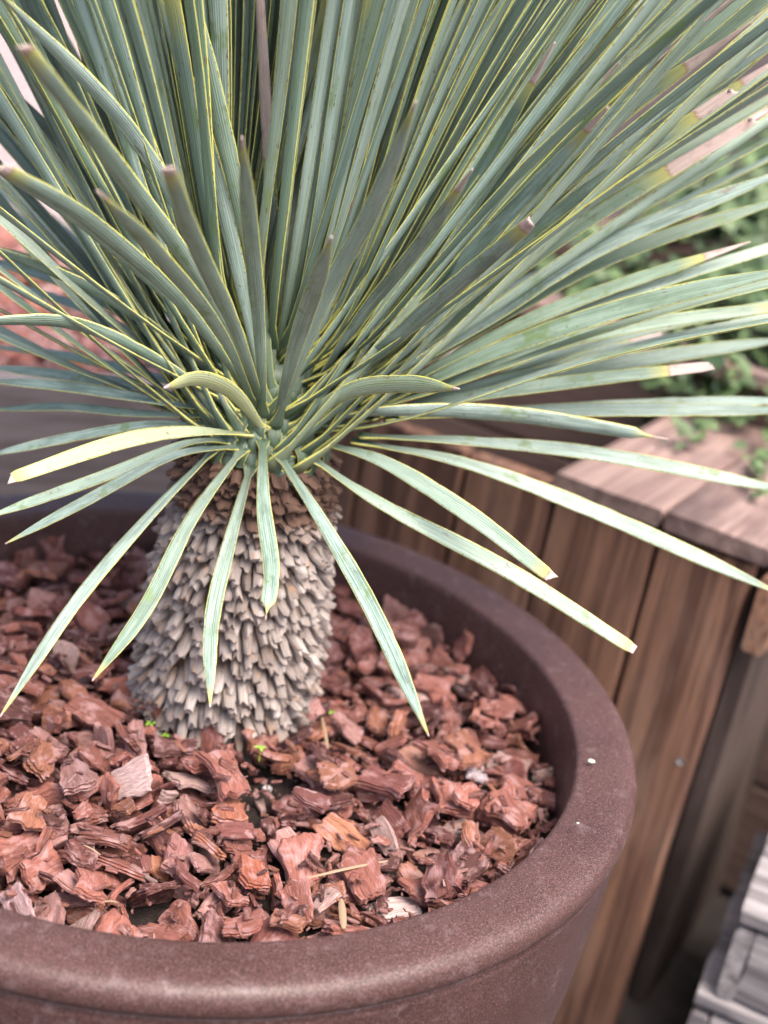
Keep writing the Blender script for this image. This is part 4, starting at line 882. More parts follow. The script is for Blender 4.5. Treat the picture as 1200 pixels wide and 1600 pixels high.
19,61,-386,-848,-484,20,-6,-1,98,20,126,-77,805,-461,9,0,0,-100,17,138,-1479,-102,-451,58,-1,3,81,10,88,-492,1331,-470,90,1,1,44,3,142,-1631,-547,-443,3,51,85,8,
13,89,-1148,106,-467,74,4,1,67,10,83,-352,902,-468,4,52,85,-2,5,97,149,895,-473,13,1,-2,-99,14,135,-969,1468,-402,94,11,-31,13,21,72,-1496,1082,-473,78,-1,0,63,
6,112,-1636,-822,-445,27,-4,-17,95,2,77,-602,-669,-479,12,0,-3,-99,4,65,578,-1839,-431,46,-50,50,54,1,169,-1691,-83,-194,64,8,13,75,8,95,-221,676,-322,82,-49,13,25,
14,79,-1726,415,-380,98,21,2,6,11,93,-1637,-691,-271,3,3,-70,71,9,69,488,1851,-375,74,7,17,65,1,81,-596,-1691,-443,40,72,35,43,1,69,-1062,-336,-473,94,-4,-3,34,
7,63,1699,-802,-429,3,21,37,-90,6,109,-1169,-1576,-265,28,-36,-86,-24,14,133,-1850,-751,-280,19,-11,-74,-64,16,119,347,790,-346,5,-47,-69,-55,15,104,384,1076,-309,86,-46,7,-22,
9,105,305,1366,-259,64,35,-29,-62,4,172,-708,-1836,-331,24,95,18,-7,1,83,-1411,316,-354,62,3,79,1,21,110,-1109,-1318,-469,4,-12,99,2,10,88,-1723,1103,-470,96,3,-1,27,
3,130,-1369,-892,-459,61,2,4,-79,11,117,-764,374,-465,95,2,6,-29,15,147,184,1932,-463,63,3,-3,-78,13,69,-1459,-1255,-468,17,-8,98,-8,3,92,-787,-1004,-469,85,1,2,-53,
17,72,-1784,-1028,-472,5,-41,-91,4,0,127,-1289,169,-459,57,2,5,-82,0,85,39,-675,-471,94,-8,2,33,18,107,-1432,208,-458,54,1,-3,-84,5,152,-469,1132,-460,32,1,-3,-95,
18,66,-1859,271,-477,1,-25,-97,-1,8,114,-1899,-269,-459,10,6,-2,-99,12,90,-1790,520,-324,16,34,-89,-26,13,98,-375,1594,-463,89,2,-1,-46,2,143,-941,-148,-464,15,0,-3,-99,
12,126,26,1759,-456,32,1,1,95,18,134,-1422,-474,-437,68,63,-20,-31,21,81,1216,72,-470,93,-1,0,36,1,138,207,-1841,-450,93,0,1,-36,3,117,-1180,-283,-457,81,-9,-7,-57,
12,70,-1654,1151,-313,40,-10,-48,78,11,133,-1775,1090,-261,31,-34,65,-60,4,64,-1735,604,-363,95,18,-24,-11,12,107,-403,1726,-310,67,4,-26,-70,5,84,-367,784,-300,25,-54,-72,37,
5,83,-2039,-132,-389,23,-32,87,-29,6,80,79,1555,-328,66,19,3,73,21,103,-784,-1852,-416,95,-29,-14,-2,7,105,319,1368,-373,59,-15,9,-79,0,103,87,-361,-376,6,-84,-53,-13,
21,116,729,261,-382,15,11,14,-97,17,68,-595,-1854,-423,20,-15,-43,-87,4,127,788,869,-463,2,88,47,-2,3,145,-726,-1702,-412,15,23,-61,-74,15,57,-432,-1852,-436,51,-39,74,20,
14,159,7,1582,-387,77,16,8,61,3,125,488,880,-397,23,-32,47,-79,13,63,1688,908,-425,11,22,29,92,6,69,-447,1327,-406,75,30,8,58,7,153,-1901,171,-427,97,16,-5,-15,
7,131,-1336,422,-361,82,8,9,-56,0,75,-377,1031,-369,56,34,-51,-56,2,142,-788,697,-406,25,6,81,53,7,75,-1783,-847,-458,42,-38,53,-63,9,55,1353,1142,-387,8,-20,-97,9,
8,93,-1360,-642,-407,79,-44,24,34,7,73,-31,1349,-402,70,-25,18,-64,8,110,-901,-1505,-377,6,-97,20,-9,16,144,168,1345,-415,37,-27,-64,62,18,66,-496,1381,-411,85,35,21,33,
3,66,965,1829,-472,2,40,91,8,3,156,-1120,-681,-377,62,77,-7,11,10,92,1051,675,-433,75,-63,-17,13,12,66,-120,1070,-474,82,-2,1,-58,12,164,365,1838,-331,27,-43,20,-84,
2,64,772,986,-411,48,3,6,-87,18,70,-738,-1375,-451,82,-51,-17,19,7,114,-1208,-828,-367,20,96,21,-1,19,56,868,1037,-486,100,-1,1,-7,15,57,9,1515,-471,9,-19,80,-57,
13,65,1107,1724,-481,1,-95,-30,-3,15,155,1354,619,-429,28,-68,-64,24,11,166,-1933,591,-451,85,2,4,52,3,132,-1979,28,-390,20,-84,-49,-13,14,96,-1502,707,-442,18,-11,-47,86,
5,57,-853,-417,-469,95,-20,-14,18,18,108,1148,853,-456,98,-1,-4,-21,8,85,-1164,1537,-473,3,-100,7,-1,10,68,-442,1481,-442,66,3,39,-65,14,69,527,1517,-478,100,0,-1,-4,
11,77,337,2046,-476,99,1,6,-12,11,60,-783,-439,-480,89,-3,6,44,17,121,-1765,-632,-455,5,-61,-79,2,6,111,-938,-1288,-392,21,-37,77,-48,13,117,-1480,856,-430,67,20,-18,-69,
13,143,-1181,-90,-354,59,21,-19,-75,13,58,-1246,-587,-477,73,4,1,68,6,115,-1423,-3,-376,66,-14,-4,-74,7,77,793,-1272,-448,64,-16,17,74,7,116,118,938,-409,37,1,-1,-93,
3,108,596,-1504,-414,17,-54,-54,63,16,99,-1941,-711,-469,9,63,77,-7,14,70,-2033,-524,-457,42,-44,-52,60,4,123,-50,1893,-341,12,-56,81,-16,8,70,-1239,107,-397,6,-3,-7,100,
19,118,-310,2041,-342,52,-85,0,11,6,63,359,-735,-432,73,3,0,-69,8,117,-695,-1933,-429,19,-20,9,96,17,118,-1115,502,-458,87,1,3,48,8,84,-1111,1402,-449,40,59,54,45,
6,98,290,1405,-458,93,2,-1,-38,7,113,-964,-1139,-418,91,8,-25,32,4,123,-1580,-1226,-449,13,15,98,-8,8,79,-338,351,-424,3,-86,5,-51,9,136,1024,388,-413,92,-1,3,39,
19,120,-553,-1953,-475,100,1,-4,-2,11,106,857,-320,-463,55,8,-6,83,19,125,-797,-1536,-428,17,51,84,-13,17,72,1255,613,-456,78,39,-14,-47,21,65,608,-1242,-455,13,70,-69,9,
5,58,-169,-568,-325,18,64,65,-38,3,89,-1280,-654,-325,80,-30,-18,49,1,135,-1073,-1115,-318,94,16,-5,31,10,64,1130,768,-451,56,74,-31,-21,2,105,211,845,-363,16,79,54,-24,
18,57,-939,1834,-462,17,43,84,-28,11,57,-509,1994,-469,94,-5,-25,24,13,95,430,1213,-364,61,-29,-2,-74,1,75,105,1261,-445,9,94,-10,31,12,120,-1761,-1117,-369,45,71,-10,-53,
4,133,-1800,297,-388,82,-28,-20,-46,18,67,-408,-366,-418,43,-13,89,-7,2,97,1118,1,-448,80,-30,29,-44,13,107,-1568,1313,-430,83,-20,-10,52,9,96,119,-232,-439,42,-69,-56,18,
4,84,-494,-1238,-473,6,-33,94,4,21,123,-1757,-921,-385,24,15,-6,96,15,65,117,1642,-467,64,-68,-29,23,10,116,-1441,-828,-366,17,-97,-17,-6,15,125,-1527,357,-386,51,16,-59,60,
17,150,-1568,1181,-355,90,39,-11,-16,10,70,1479,-817,-476,100,0,1,-2,3,83,-1242,-901,-435,44,-56,-29,64,2,122,-585,877,-368,38,50,-50,-60,13,115,1529,-801,-400,90,20,-1,38,
3,67,-1496,242,-428,13,31,-18,-93,1,124,-868,-986,-326,38,-21,-10,90,15,72,-446,801,-477,100,-1,7,5,4,56,-274,1030,-401,36,-33,-31,82,11,111,-518,-110,-341,42,-32,-64,56,
5,174,147,1851,-377,94,-1,-1,-34,3,85,1040,1294,-471,69,-7,3,72,10,98,8,1028,-451,6,-17,-8,-98,5,147,-1618,-218,-365,16,65,-74,-3,9,147,-1169,-1510,-376,47,-5,0,88,
9,81,-390,-1907,-404,12,-29,93,20,8,167,-1639,943,-403,87,18,-6,45,18,152,-277,1687,-407,98,-7,14,8,1,125,-217,1046,-353,11,-25,-15,-95,3,61,-1376,361,-461,75,65,0,-12,
3,69,1052,-1538,-471,27,-16,0,-95,21,57,41,1100,-388,24,81,-3,54,16,151,-582,1461,-460,5,84,53,-5,15,140,240,801,-443,98,16,11,0,8,122,221,1546,-427,58,80,-12,-8,
6,112,1099,-1692,-318,77,-13,31,-55,20,95,-1921,-654,-420,60,-2,17,78,16,138,88,2061,-405,56,79,-14,20,1,115,-1018,-903,-289,82,-25,5,-50,4,79,-1313,-86,-373,19,-67,-72,7,
10,70,-448,1438,-370,7,96,15,-24,14,174,-1727,-609,-365,8,1,0,-100,2,56,1009,1848,-407,21,-47,-55,-65,7,89,-651,-753,-300,30,-42,10,-85,20,78,646,1134,-399,26,9,4,96,
10,110,-683,-1454,-373,63,-5,-6,-78,6,77,209,1421,-374,55,65,-53,-4,21,121,771,1843,-426,15,-6,24,-96,21,94,-1278,-318,-367,28,92,23,-15,20,139,-1406,-1014,-358,12,9,6,-99,
2,114,-1856,-841,-444,56,34,-35,-66,2,88,1793,965,-449,10,2,-36,93,15,70,-756,-1314,-376,31,-88,34,10,17,137,-1572,-1217,-321,8,-2,6,-99,12,98,326,-550,-322,46,-16,2,87,
17,129,-1656,790,-316,62,-1,11,78,3,121,-1062,-329,-326,19,98,4,-1,12,56,-1105,846,-316,15,-76,51,37,5,56,-891,484,-367,48,-7,64,-60,13,131,-172,2017,-315,28,-91,8,29,
20,172,-1174,-1063,-252,47,22,-27,-81,6,168,-1316,164,-296,77,16,10,61,4,125,6,1200,-386,54,-8,-83,4,15,151,-1352,-552,-374,3,13,-12,98,8,79,-1188,-73,-474,3,-40,91,-7,
21,158,-474,1883,-285,39,-71,32,48,2,62,-1180,-1195,-466,62,74,24,12,5,66,-278,2051,-436,44,-59,-65,-18,0,69,668,-1818,-452,71,26,19,-62,18,126,-165,1166,-407,7,2,-87,-48,
19,147,-505,1952,-294,48,-84,13,24,9,63,1185,-597,-474,12,-39,-91,3,13,170,-1298,-488,-297,42,56,-68,21,4,114,807,-138,-452,21,1,-4,-98,20,175,-1042,-1646,-449,75,-2,0,67,
15,88,-1122,-601,-457,6,27,83,48,9,143,-295,655,-419,38,-10,33,-86,6,68,449,-1808,-455,13,-53,-73,41,18,62,532,-508,-474,85,3,-2,-53,21,101,704,1081,-342,23,-87,-31,30,
0,128,-973,-1268,-228,31,41,86,-6,17,66,-951,-1168,-352,90,11,-23,36,5,69,-1898,-28,-352,97,10,-2,20,21,132,-1406,-659,-258,89,3,-6,-46,9,152,-1089,-540,-247,9,-51,76,-39,
20,132,-42,896,-363,31,-13,-17,93,9,87,-546,1799,-468,8,-96,-27,0,20,71,353,-690,-477,74,0,2,-67,15,88,-1418,926,-475,84,3,-5,-54,10,146,-1630,271,-314,23,15,17,95,
13,125,-1056,-161,-389,41,-10,-9,90,14,107,-1535,-155,-303,5,-5,-73,-68,13,65,298,2047,-420,16,-11,-98,2,9,78,-161,-677,-444,63,73,-14,-22,8,114,411,1202,-429,49,-28,-4,-82,
11,83,818,-120,-384,2,-20,-94,26,12,64,-1589,458,-476,17,1,1,99,4,75,1034,728,-455,10,-32,62,-70,6,113,283,-182,-429,2,16,-54,-83,7,80,-973,729,-454,25,26,68,63,
1,76,-1760,540,-466,48,1,-11,87,21,59,-938,352,-415,3,-52,-85,9,18,138,-1343,-1332,-456,1,-71,-71,-2,11,93,-1576,146,-465,47,-12,5,87,17,69,-1712,182,-473,91,-2,-1,-41,
9,150,1188,1471,-453,45,-2,7,-89,12,62,-1579,804,-449,2,91,3,42,13,172,-1782,33,-287,98,-7,7,-17,9,57,-639,-1813,-476,10,25,-96,6,20,158,-1300,-119,-296,15,-72,67,7,
14,66,949,233,-327,6,4,29,96,8,63,-1598,-725,-457,27,17,-27,91,21,70,-1365,-1528,-363,10,91,-39,-11,19,126,-576,2008,-339,68,-69,3,24,7,68,-481,-640,-459,18,-17,-80,55,
10,84,-245,-1136,-402,97,-16,-12,14,18,73,1257,711,-475,2,-86,52,0,4,85,-811,207,-472,7,-92,-38,-2,16,74,1185,-1401,-463,19,94,-27,13,0,118,-1501,-270,-327,94,-10,30,-9,
12,69,1470,-874,-371,0,47,-87,-16,0,108,-193,1465,-415,5,4,96,-28,10,73,767,1537,-418,39,10,19,-90,6,65,-1484,-319,-459,5,95,-13,28,5,128,-128,1947,-442,98,-9,-10,-16,
9,88,-1580,-887,-371,40,-56,73,1,6,77,-191,1789,-388,10,-22,42,-88,6,131,-764,-1366,-305,24,15,-1,-96,19,116,-1875,-434,-410,37,-21,91,1,13,89,-1747,983,-442,20,-2,22,-95,
18,139,492,661,-435,27,-37,-59,67,13,148,70,1406,-283,60,0,-27,75,19,146,-1752,998,-342,86,-25,-16,43,7,160,-1425,-1367,-275,7,-96,-16,-24,18,101,-160,1333,-374,93,-32,18,0,
3,86,-1475,156,-332,46,3,-47,-75,3,94,-1672,-346,-264,10,-6,-4,-99,12,154,-1637,-457,-279,91,-40,-5,-6,10,137,-1941,437,-334,0,-96,12,26,18,64,278,1781,-477,2,12,-99,0,
19,145,-67,1335,-470,86,-1,0,52,2,83,-1265,-1022,-478,3,-64,-77,2,0,90,-638,463,-425,31,25,92,-3,14,128,-205,-24,-302,60,-64,20,-44,4,143,-1995,-472,-401,16,-58,-73,33,
12,133,-317,-1745,-458,2,85,53,-3,5,69,1698,-190,-448,37,-88,20,-21,13,81,678,1286,-474,6,59,-80,6,13,87,1808,814,-470,4,81,-57,11,12,68,-167,941,-470,14,86,-49,4,
4,173,386,1674,-432,3,-99,-4,-12,8,90,-637,-1266,-444,51,79,32,10,9,84,-1391,173,-385,2,-51,86,-6,3,151,1651,-1237,-367,6,38,-49,-78,4,146,-1680,-369,-427,9,-1,-66,75,
5,58,-1030,1788,-457,44,16,-26,85,5,121,-810,-1189,-466,2,-91,41,1,15,111,604,1439,-469,38,5,-3,-92,2,65,-216,-1543,-355,79,5,12,60,15,92,1456,160,-403,1,-99,17,-3,
1,75,-1573,660,-381,58,6,2,-81,12,115,-1732,469,-419,73,9,14,-66,7,110,-1045,31,-399,17,-37,74,54,16,65,1804,1038,-480,4,-45,-89,-2,9,97,-992,-798,-353,25,-14,95,16,
9,76,-244,1158,-471,10,-36,-92,8,13,109,-1870,647,-328,89,24,-4,-38,17,122,1034,-1707,-384,79,-5,28,-54,11,127,-1430,-716,-441,93,-37,-2,-2,2,171,-1776,753,-381,5,-27,-96,10,
14,146,-145,-548,-421,86,3,7,-50,7,125,-891,-1383,-431,26,8,14,-95,19,62,1487,1243,-463,25,62,-71,-22,11,89,1210,907,-396,4,-93,31,-20,18,143,-1656,227,-414,4,70,-69,17,
21,130,180,1139,-389,64,-11,-35,-67,14,75,-454,1711,-459,70,-23,0,67,12,78,281,-331,-366,39,-25,-85,-25,12,145,1828,-135,-450,97,1,-1,-25,11,117,-1791,761,-464,43,2,4,90,
9,62,1619,-1050,-476,3,-8,-99,7,7,119,-1522,-1049,-456,67,-1,2,-74,2,64,-1179,458,-404,4,-8,99,-6,13,61,-554,1156,-335,5,-85,43,-29,4,134,-342,1367,-421,3,-74,64,-22,
10,139,886,518,-443,30,-9,-7,-95,6,110,-660,1934,-458,7,-2,-100,6,8,67,295,-1468,-478,3,-96,-26,0,8,144,1722,-912,-457,0,10,-100,1,12,80,-813,-1602,-471,0,-20,98,-8,
11,105,310,-1745,-462,94,4,-11,-31,14,118,-260,1313,-448,81,-21,-3,54,14,68,1637,180,-477,4,-100,0,-2,8,76,404,1049,-371,35,34,-79,37,12,60,-957,729,-370,70,-70,5,11,
3,138,-73,1371,-290,47,-37,-34,72,9,73,-316,1144,-368,46,34,-70,-43,0,167,801,-1660,-439,99,6,-7,4,3,65,-2054,-325,-466,63,19,22,72,14,61,-1768,-373,-309,1,-8,88,-46,
1,86,-124,1253,-385,5,5,-77,-63,21,108,557,-1903,-400,67,72,-13,12,10,107,-981,-636,-250,90,-12,-25,-32,3,102,-127,1727,-359,23,-95,14,16,5,175,301,1591,-278,15,2,-24,96,
0,111,-982,-1430,-321,89,0,-7,44,11,153,-994,-1679,-356,93,8,1,36,9,122,-59,1050,-317,45,-7,42,79,18,62,-1655,-1109,-478,1,97,-26,1,9,55,28,2015,-325,3,-31,-64,70,
15,91,-1322,388,-290,5,13,98,14,3,78,-958,-809,-263,92,-6,2,39,3,95,742,8,-461,8,77,-63,-4,21,112,1139,1581,-370,10,-81,57,-3,0,119,-1469,-1380,-401,3,96,12,23,
21,115,-18,-1239,-441,76,11,-13,-63,18,113,1411,-206,-455,23,0,-2,97,6,117,-98,1591,-448,15,9,-98,1,19,72,-1544,127,-392,11,-1,97,-20,8,148,192,1200,-318,95,-30,-6,1,
7,112,-853,-1759,-333,16,90,32,24,21,97,-1253,-1676,-360,58,68,1,-45,6,117,-319,1530,-383,18,94,28,-11,3,58,-127,2080,-475,6,-100,-3,2,13,135,-962,262,-451,40,0,-5,-91,
5,70,135,1494,-479,0,-1,100,0,1,127,-1314,-1553,-437,13,-18,-96,16,3,74,-1530,-493,-453,33,18,62,69,9,59,965,758,-479,95,-7,-1,30,1,80,-608,-885,-428,78,53,31,-4,
4,136,942,-1,-445,99,-7,1,13,12,112,-757,824,-460,79,0,-1,61,7,62,509,1013,-373,46,87,7,-17,1,146,67,1821,-291,0,53,-85,0,3,169,-1586,-1021,-320,6,12,4,-99,
2,80,592,-1309,-478,12,0,-4,-99,13,114,-372,853,-399,53,-1,4,85,6,82,308,-291,-459,77,-12,-11,61,12,64,964,-1612,-475,27,-1,3,-96,10,129,-134,762,-266,39,24,-88,-15,
7,60,105,983,-349,99,-5,-7,-14,11,123,-1929,-540,-294,8,-74,-60,28,18,84,-1739,469,-299,64,0,27,-72,1,73,-195,-1269,-473,9,98,-18,2,9,59,-539,-1159,-466,7,88,-42,20,
11,174,-1521,513,-305,96,2,-21,-16,16,62,-1819,906,-455,31,-84,-40,-21,21,80,368,-1864,-371,11,56,80,-17,16,89,-537,1473,-390,2,-79,-60,13,21,89,82,1050,-272,78,-28,-8,-55,
6,58,53,-174,-449,43,-46,75,19,2,77,-1915,-693,-328,31,18,16,-92,15,134,-1883,-69,-435,55,26,-22,-76,10,74,-113,-131,-472,6,-83,-55,5,5,96,-191,609,-429,58,67,20,41,
12,152,-1340,-297,-241,98,-4,3,-18,10,85,428,1199,-297,13,20,15,96,10,94,-1004,-1021,-468,92,-1,1,39,21,117,-1058,-999,-369,94,15,10,30,16,73,1246,1310,-470,55,3,-2,-84,
12,86,-52,-356,-451,17,82,53,-14,10,81,423,-827,-472,95,3,-1,32,13,141,1403,-1378,-449,93,3,-3,-37,1,118,-383,1953,-456,54,-2,-5,84,5,127,-1271,-849,-278,45,-4,-25,-86,
11,100,47,792,-311,90,39,20,1,15,137,237,-1984,-317,84,-52,-2,-17,19,70,-44,-144,-404,27,15,47,83,21,61,1803,869,-436,13,99,10,-1,1,147,-382,1307,-298,16,14,-26,-94,
20,58,1767,1054,-419,15,-5,30,-94,16,113,-1322,-102,-436,75,-26,13,-59,13,119,-1532,-25,-276,25,79,-55,3,16,140,-859,-1311,-239,59,-27,-15,74,5,168,-1676,-880,-261,1,41,-89,21,
4,103,-1448,-421,-256,5,-64,6,-76,8,151,-1240,-1472,-286,11,-92,-38,-5,21,83,964,365,-469,98,0,0,20,14,146,-556,-719,-421,29,4,-20,94,1,89,-1458,-605,-425,89,-9,30,34,
19,153,-1697,-60,-449,66,1,10,74,20,133,301,1075,-460,91,-2,1,41,19,114,-1229,719,-476,99,-1,1,13,18,147,970,1108,-444,56,3,3,83,12,108,-556,-366,-449,23,89,37,14,
5,79,-231,-536,-475,2,-79,-61,4,6,132,-1225,937,-444,99,7,0,10,14,160,-1008,-524,-453,92,0,-1,-40,7,59,1144,1657,-465,41,-84,-31,18,0,78,-1163,803,-401,9,6,-78,62,
14,129,-1332,-1130,-443,5,8,98,17,17,120,212,-403,-429,86,3,-14,-49,9,72,557,1284,-441,79,-29,-20,-50,7,147,350,948,-375,27,-92,7,28,8,63,320,1574,-434,48,39,-66,42,
16,89,-207,1030,-439,90,-30,-3,-30,14,152,-1285,-1255,-373,95,-6,16,-24,12,111,-1078,-1293,-367,76,-28,-14,56,12,129,-1982,-221,-397,41,-27,-3,87,13,86,-1444,620,-354,90,5,2,-43,
14,80,-1476,1066,-428,14,-3,7,99,2,73,1636,82,-481,4,-95,-32,2,21,61,-515,-1630,-443,58,22,75,-23,16,69,-1323,-1003,-415,4,-94,32,0,10,70,-1490,1418,-421,64,-29,46,54,
13,60,-1392,710,-437,7,69,34,-64,6,126,-1503,477,-432,18,87,-45,-4,13,148,-240,878,-347,76,-45,14,-45,6,133,-2006,145,-289,17,89,5,42,18,85,-1227,336,-471,1,-21,-98,-1,
10,88,-1204,-1326,-316,25,-87,-41,11,18,162,-1144,-953,-439,65,2,-3,-76,17,61,-425,1440,-330,21,-46,-84,22,7,119,-298,1828,-412,5,-36,85,39,9,168,-218,1567,-296,20,-85,-48,13,
6,106,-1638,624,-460,5,-98,-19,-3,14,134,-659,-564,-459,100,1,2,1,15,125,-1650,-262,-464,6,-5,6,100,16,114,-423,686,-469,1,-27,96,-1,21,82,1477,-76,-466,70,-3,6,-72,
7,145,-1353,520,-446,82,2,2,-57,14,83,-1093,-782,-275,71,-49,28,42,
]

# ------------------------------------------------------------------ bark chips in the pot (rest poses; proto, half length, x, y, z in 0.1 mm, quaternion in 0.01)
DATA = np.array(CHIPS).reshape(-1, 9).copy()
for r_ in DATA:      # settle outwards against the pot wall
    k_ = 1 + .05 * (math.hypot(r_[2], r_[3]) / 2050) ** 3; r_[2] = round(r_[2] * k_); r_[3] = round(r_[3] * k_); r_[4] += 25; r_[1] = round(r_[1] * .93)
KEEP = []
for r_ in DATA:      # bare soil shows in front of the trunk
    X_, Y_, _ = pj(r_[2:5] / 1e4); KEEP.append(not (((X_ - 410) / 62) ** 2 + ((Y_ - 1232) / 48) ** 2 < 1 and (r_[1] > 95 or r_[4] > -380)))
DATA = DATA[np.array(KEEP)]
PROTO = []
for s_ in range(NPROTO):
    V_, F_, LC_ = chip_shape(s_, 10); b = MB(); b.add(V_, F_, lco=LC_); me = b.mesh('bark_chip', True, 38); me.materials.append(M['bark']); PROTO.append((me, None))
rc = random.Random(9)
def colname(c):
    r_, g_, b_ = c
    if g_ > r_ * .45: return 'pinkish'
    return 'orange brown' if r_ > .38 and b_ < g_ * .65 else 'dark brown' if r_ < .29 else 'reddish brown'
SPECIAL = {(215, 1203): ((0.62, 0.45, 0.43), 'pale pink bark chip lying just in front of the left foot of the trunk'),
           (733, 1193): ((0.60, 0.53, 0.56), 'whitish grey bark chip among the red ones, right of the trunk'),
           (660, 1210): ((0.52, 0.27, 0.20), 'big light tan bark chip beside the whitish grey chip, right of the trunk'),
           (240, 1350): ((0.48, 0.20, 0.11), 'bright orange brown bark chip near the left front of the rim'),
           (560, 1320): ((0.46, 0.20, 0.12), 'orange bark chip in the middle of the front mulch'),
           (410, 1385): ((0.40, 0.135, 0.085), 'smooth brick red bark chip near the front rim'),
           (300, 1335): ((0.34, 0.16, 0.15), 'rounded purplish brown bark chip in front of the trunk'),
           (655, 1000): ((0.42, 0.20, 0.17), 'large pinkish bark chip behind the drooping leaf, right of the trunk'),
           (650, 1340): ((0.50, 0.27, 0.22), 'pale salmon bark chip close to the right front rim'),
           (340, 1290): ((0.42, 0.16, 0.10), 'long reddish orange bark chip in front of the trunk'),
           (40, 1400): ((0.42, 0.28, 0.29), 'greyish pink bark chip touching the rim at the left edge'),
           (635, 1420): ((0.62, 0.48, 0.46), 'small pale bark flake against the front rim')}
lab = {}; used = set()
for (px, py), (c, t) in SPECIAL.items():
    best = None
    for i in range(300):
        if i in used: continue
        x, y, d = pj(DATA[i, 2:5] / 1e4); k = math.hypot(x - px, y - py) - min(30, DATA[i, 1] * .25)
        if best is None or k < best[0]: best = (k, i)
    used.add(best[1]); lab[best[1]] = (c, t)
CH = []
for i in range(300):
    p, s_, x, y, z, *q = [int(a) for a in DATA[i]]
    o = bpy.data.objects.new('bark_chip', PROTO[p][0]); COL.objects.link(o); o.location = (x / 1e4, y / 1e4, z / 1e4)
    o.rotation_mode = 'QUATERNION'; qv = np.array(q, float); o.rotation_quaternion = qv / np.linalg.norm(qv); s = s_ / 1e4; o.scale = (s, s, s * .86)
    c = CHIPCOL(rc)
    if i in lab: c, t = lab[i]
    else:
        xx, yy = x / 1e4 - AX, y / 1e4 - AY
        clock = ('twelve', 'one', 'two', 'three', 'four', 'five', 'six', 'seven', 'eight', 'nine', 'ten', 'eleven')[int(round(math.degrees(math.atan2(xx, yy)) / 30)) % 12]
        rr = math.hypot(x, y) / 1e4; dt = math.hypot(xx, yy)
        where = 'touching the rim' if rr > .185 else 'close to the trunk' if dt < .085 else 'near the rim' if rr > .15 else 'halfway out'
        V = PROTO[p][0]; ys = [v.co.y for v in V.vertices]; shape = 'narrow ' if max(ys) - min(ys) < 1.15 else 'broad '
        size = 'small ' if s < .009 else 'large ' if s > .0145 else ''
        t = size + shape + colname(c) + ' bark chip ' + where + ', ' + clock + ' o\'clock'
    o.color = (*c, 1); tag(o, t, 'bark chip', 'bark chips covering the soil in the pot'); CH.append(o)
same = {}
for o in CH: same.setdefault(o['label'], []).append(o)
for l_, os_ in same.items():
    if len(os_) == 1: continue
    os_.sort(key=lambda o: pj(o.location)[0]); m = len(os_)
    if m == 2: w_ = ('leftmost', 'rightmost')
    elif m == 3: w_ = ('leftmost', 'middle', 'rightmost')
    elif m == 4: w_ = ('leftmost', 'second from left', 'third from left', 'rightmost')
    else: w_ = ['leftmost', 'second from left', 'third from left', 'fourth from left', 'fifth from left', 'sixth from left', 'seventh from left', 'eighth from left', 'ninth from left', 'tenth from left', 'eleventh from left', 'twelfth from left'][:m]; w_[-1] = 'rightmost'
    for o, w in zip(os_, w_): o['label'] = w + ' ' + l_
# everything smaller or deeper in the layer
b = MB(); P6 = [chip_shape(k, 6) for k in range(NPROTO)]
for i in range(300, len(DATA)):
    p, s_, x, y, z, *q = [int(a) for a in DATA[i]]; s = s_ / 1e4
    qv = np.array(q, float); qv /= np.linalg.norm(qv); from_q = Matrix(((1, 0, 0), (0, 1, 0), (0, 0, 1)))
    w_, a_, b_, c_ = qv
    R = np.array(((1 - 2 * (b_ * b_ + c_ * c_), 2 * (a_ * b_ - w_ * c_), 2 * (a_ * c_ + w_ * b_)), (2 * (a_ * b_ + w_ * c_), 1 - 2 * (a_ * a_ + c_ * c_), 2 * (b_ * c_ - w_ * a_)), (2 * (a_ * c_ - w_ * b_), 2 * (b_ * c_ + w_ * a_), 1 - 2 * (a_ * a_ + b_ * b_))))
    V_, F_, LC_ = P6[p]; b.add((V_ * s) @ R.T + np.array((x, y, z)) / 1e4, F_, lco=LC_, ctint=[CHIPCOL(rc)] * len(V_), crand=[rc.random()] * len(V_))
# fine crumbs and slivers
for i in range(2600):
    a = rc.uniform(0, 6.283); rr = .215 * math.sqrt(rc.random()); x, y = rr * math.cos(a), rr * math.sin(a)
    V_, F_, LC_ = P6[rc.randrange(NPROTO)]; s = rc.uniform(.0012, .0045)
    R = np.array(Matrix.Rotation(rc.uniform(0, 6.28), 3, 'Z') @ Matrix.Rotation(rc.gauss(0, .6), 3, 'X'))
    b.add((V_ * (s, s * .6, s)) @ R.T + np.array((x, y, rc.uniform(-.046, -.031))), F_, lco=LC_, ctint=[CHIPCOL(rc)] * len(V_), crand=[rc.random()] * len(V_))
tag(b.build('bark_crumbs', M['mulch']), 'finer and half buried pieces of red bark between the larger chips in the pot', 'bark mulch', kind='stuff')

late_left()

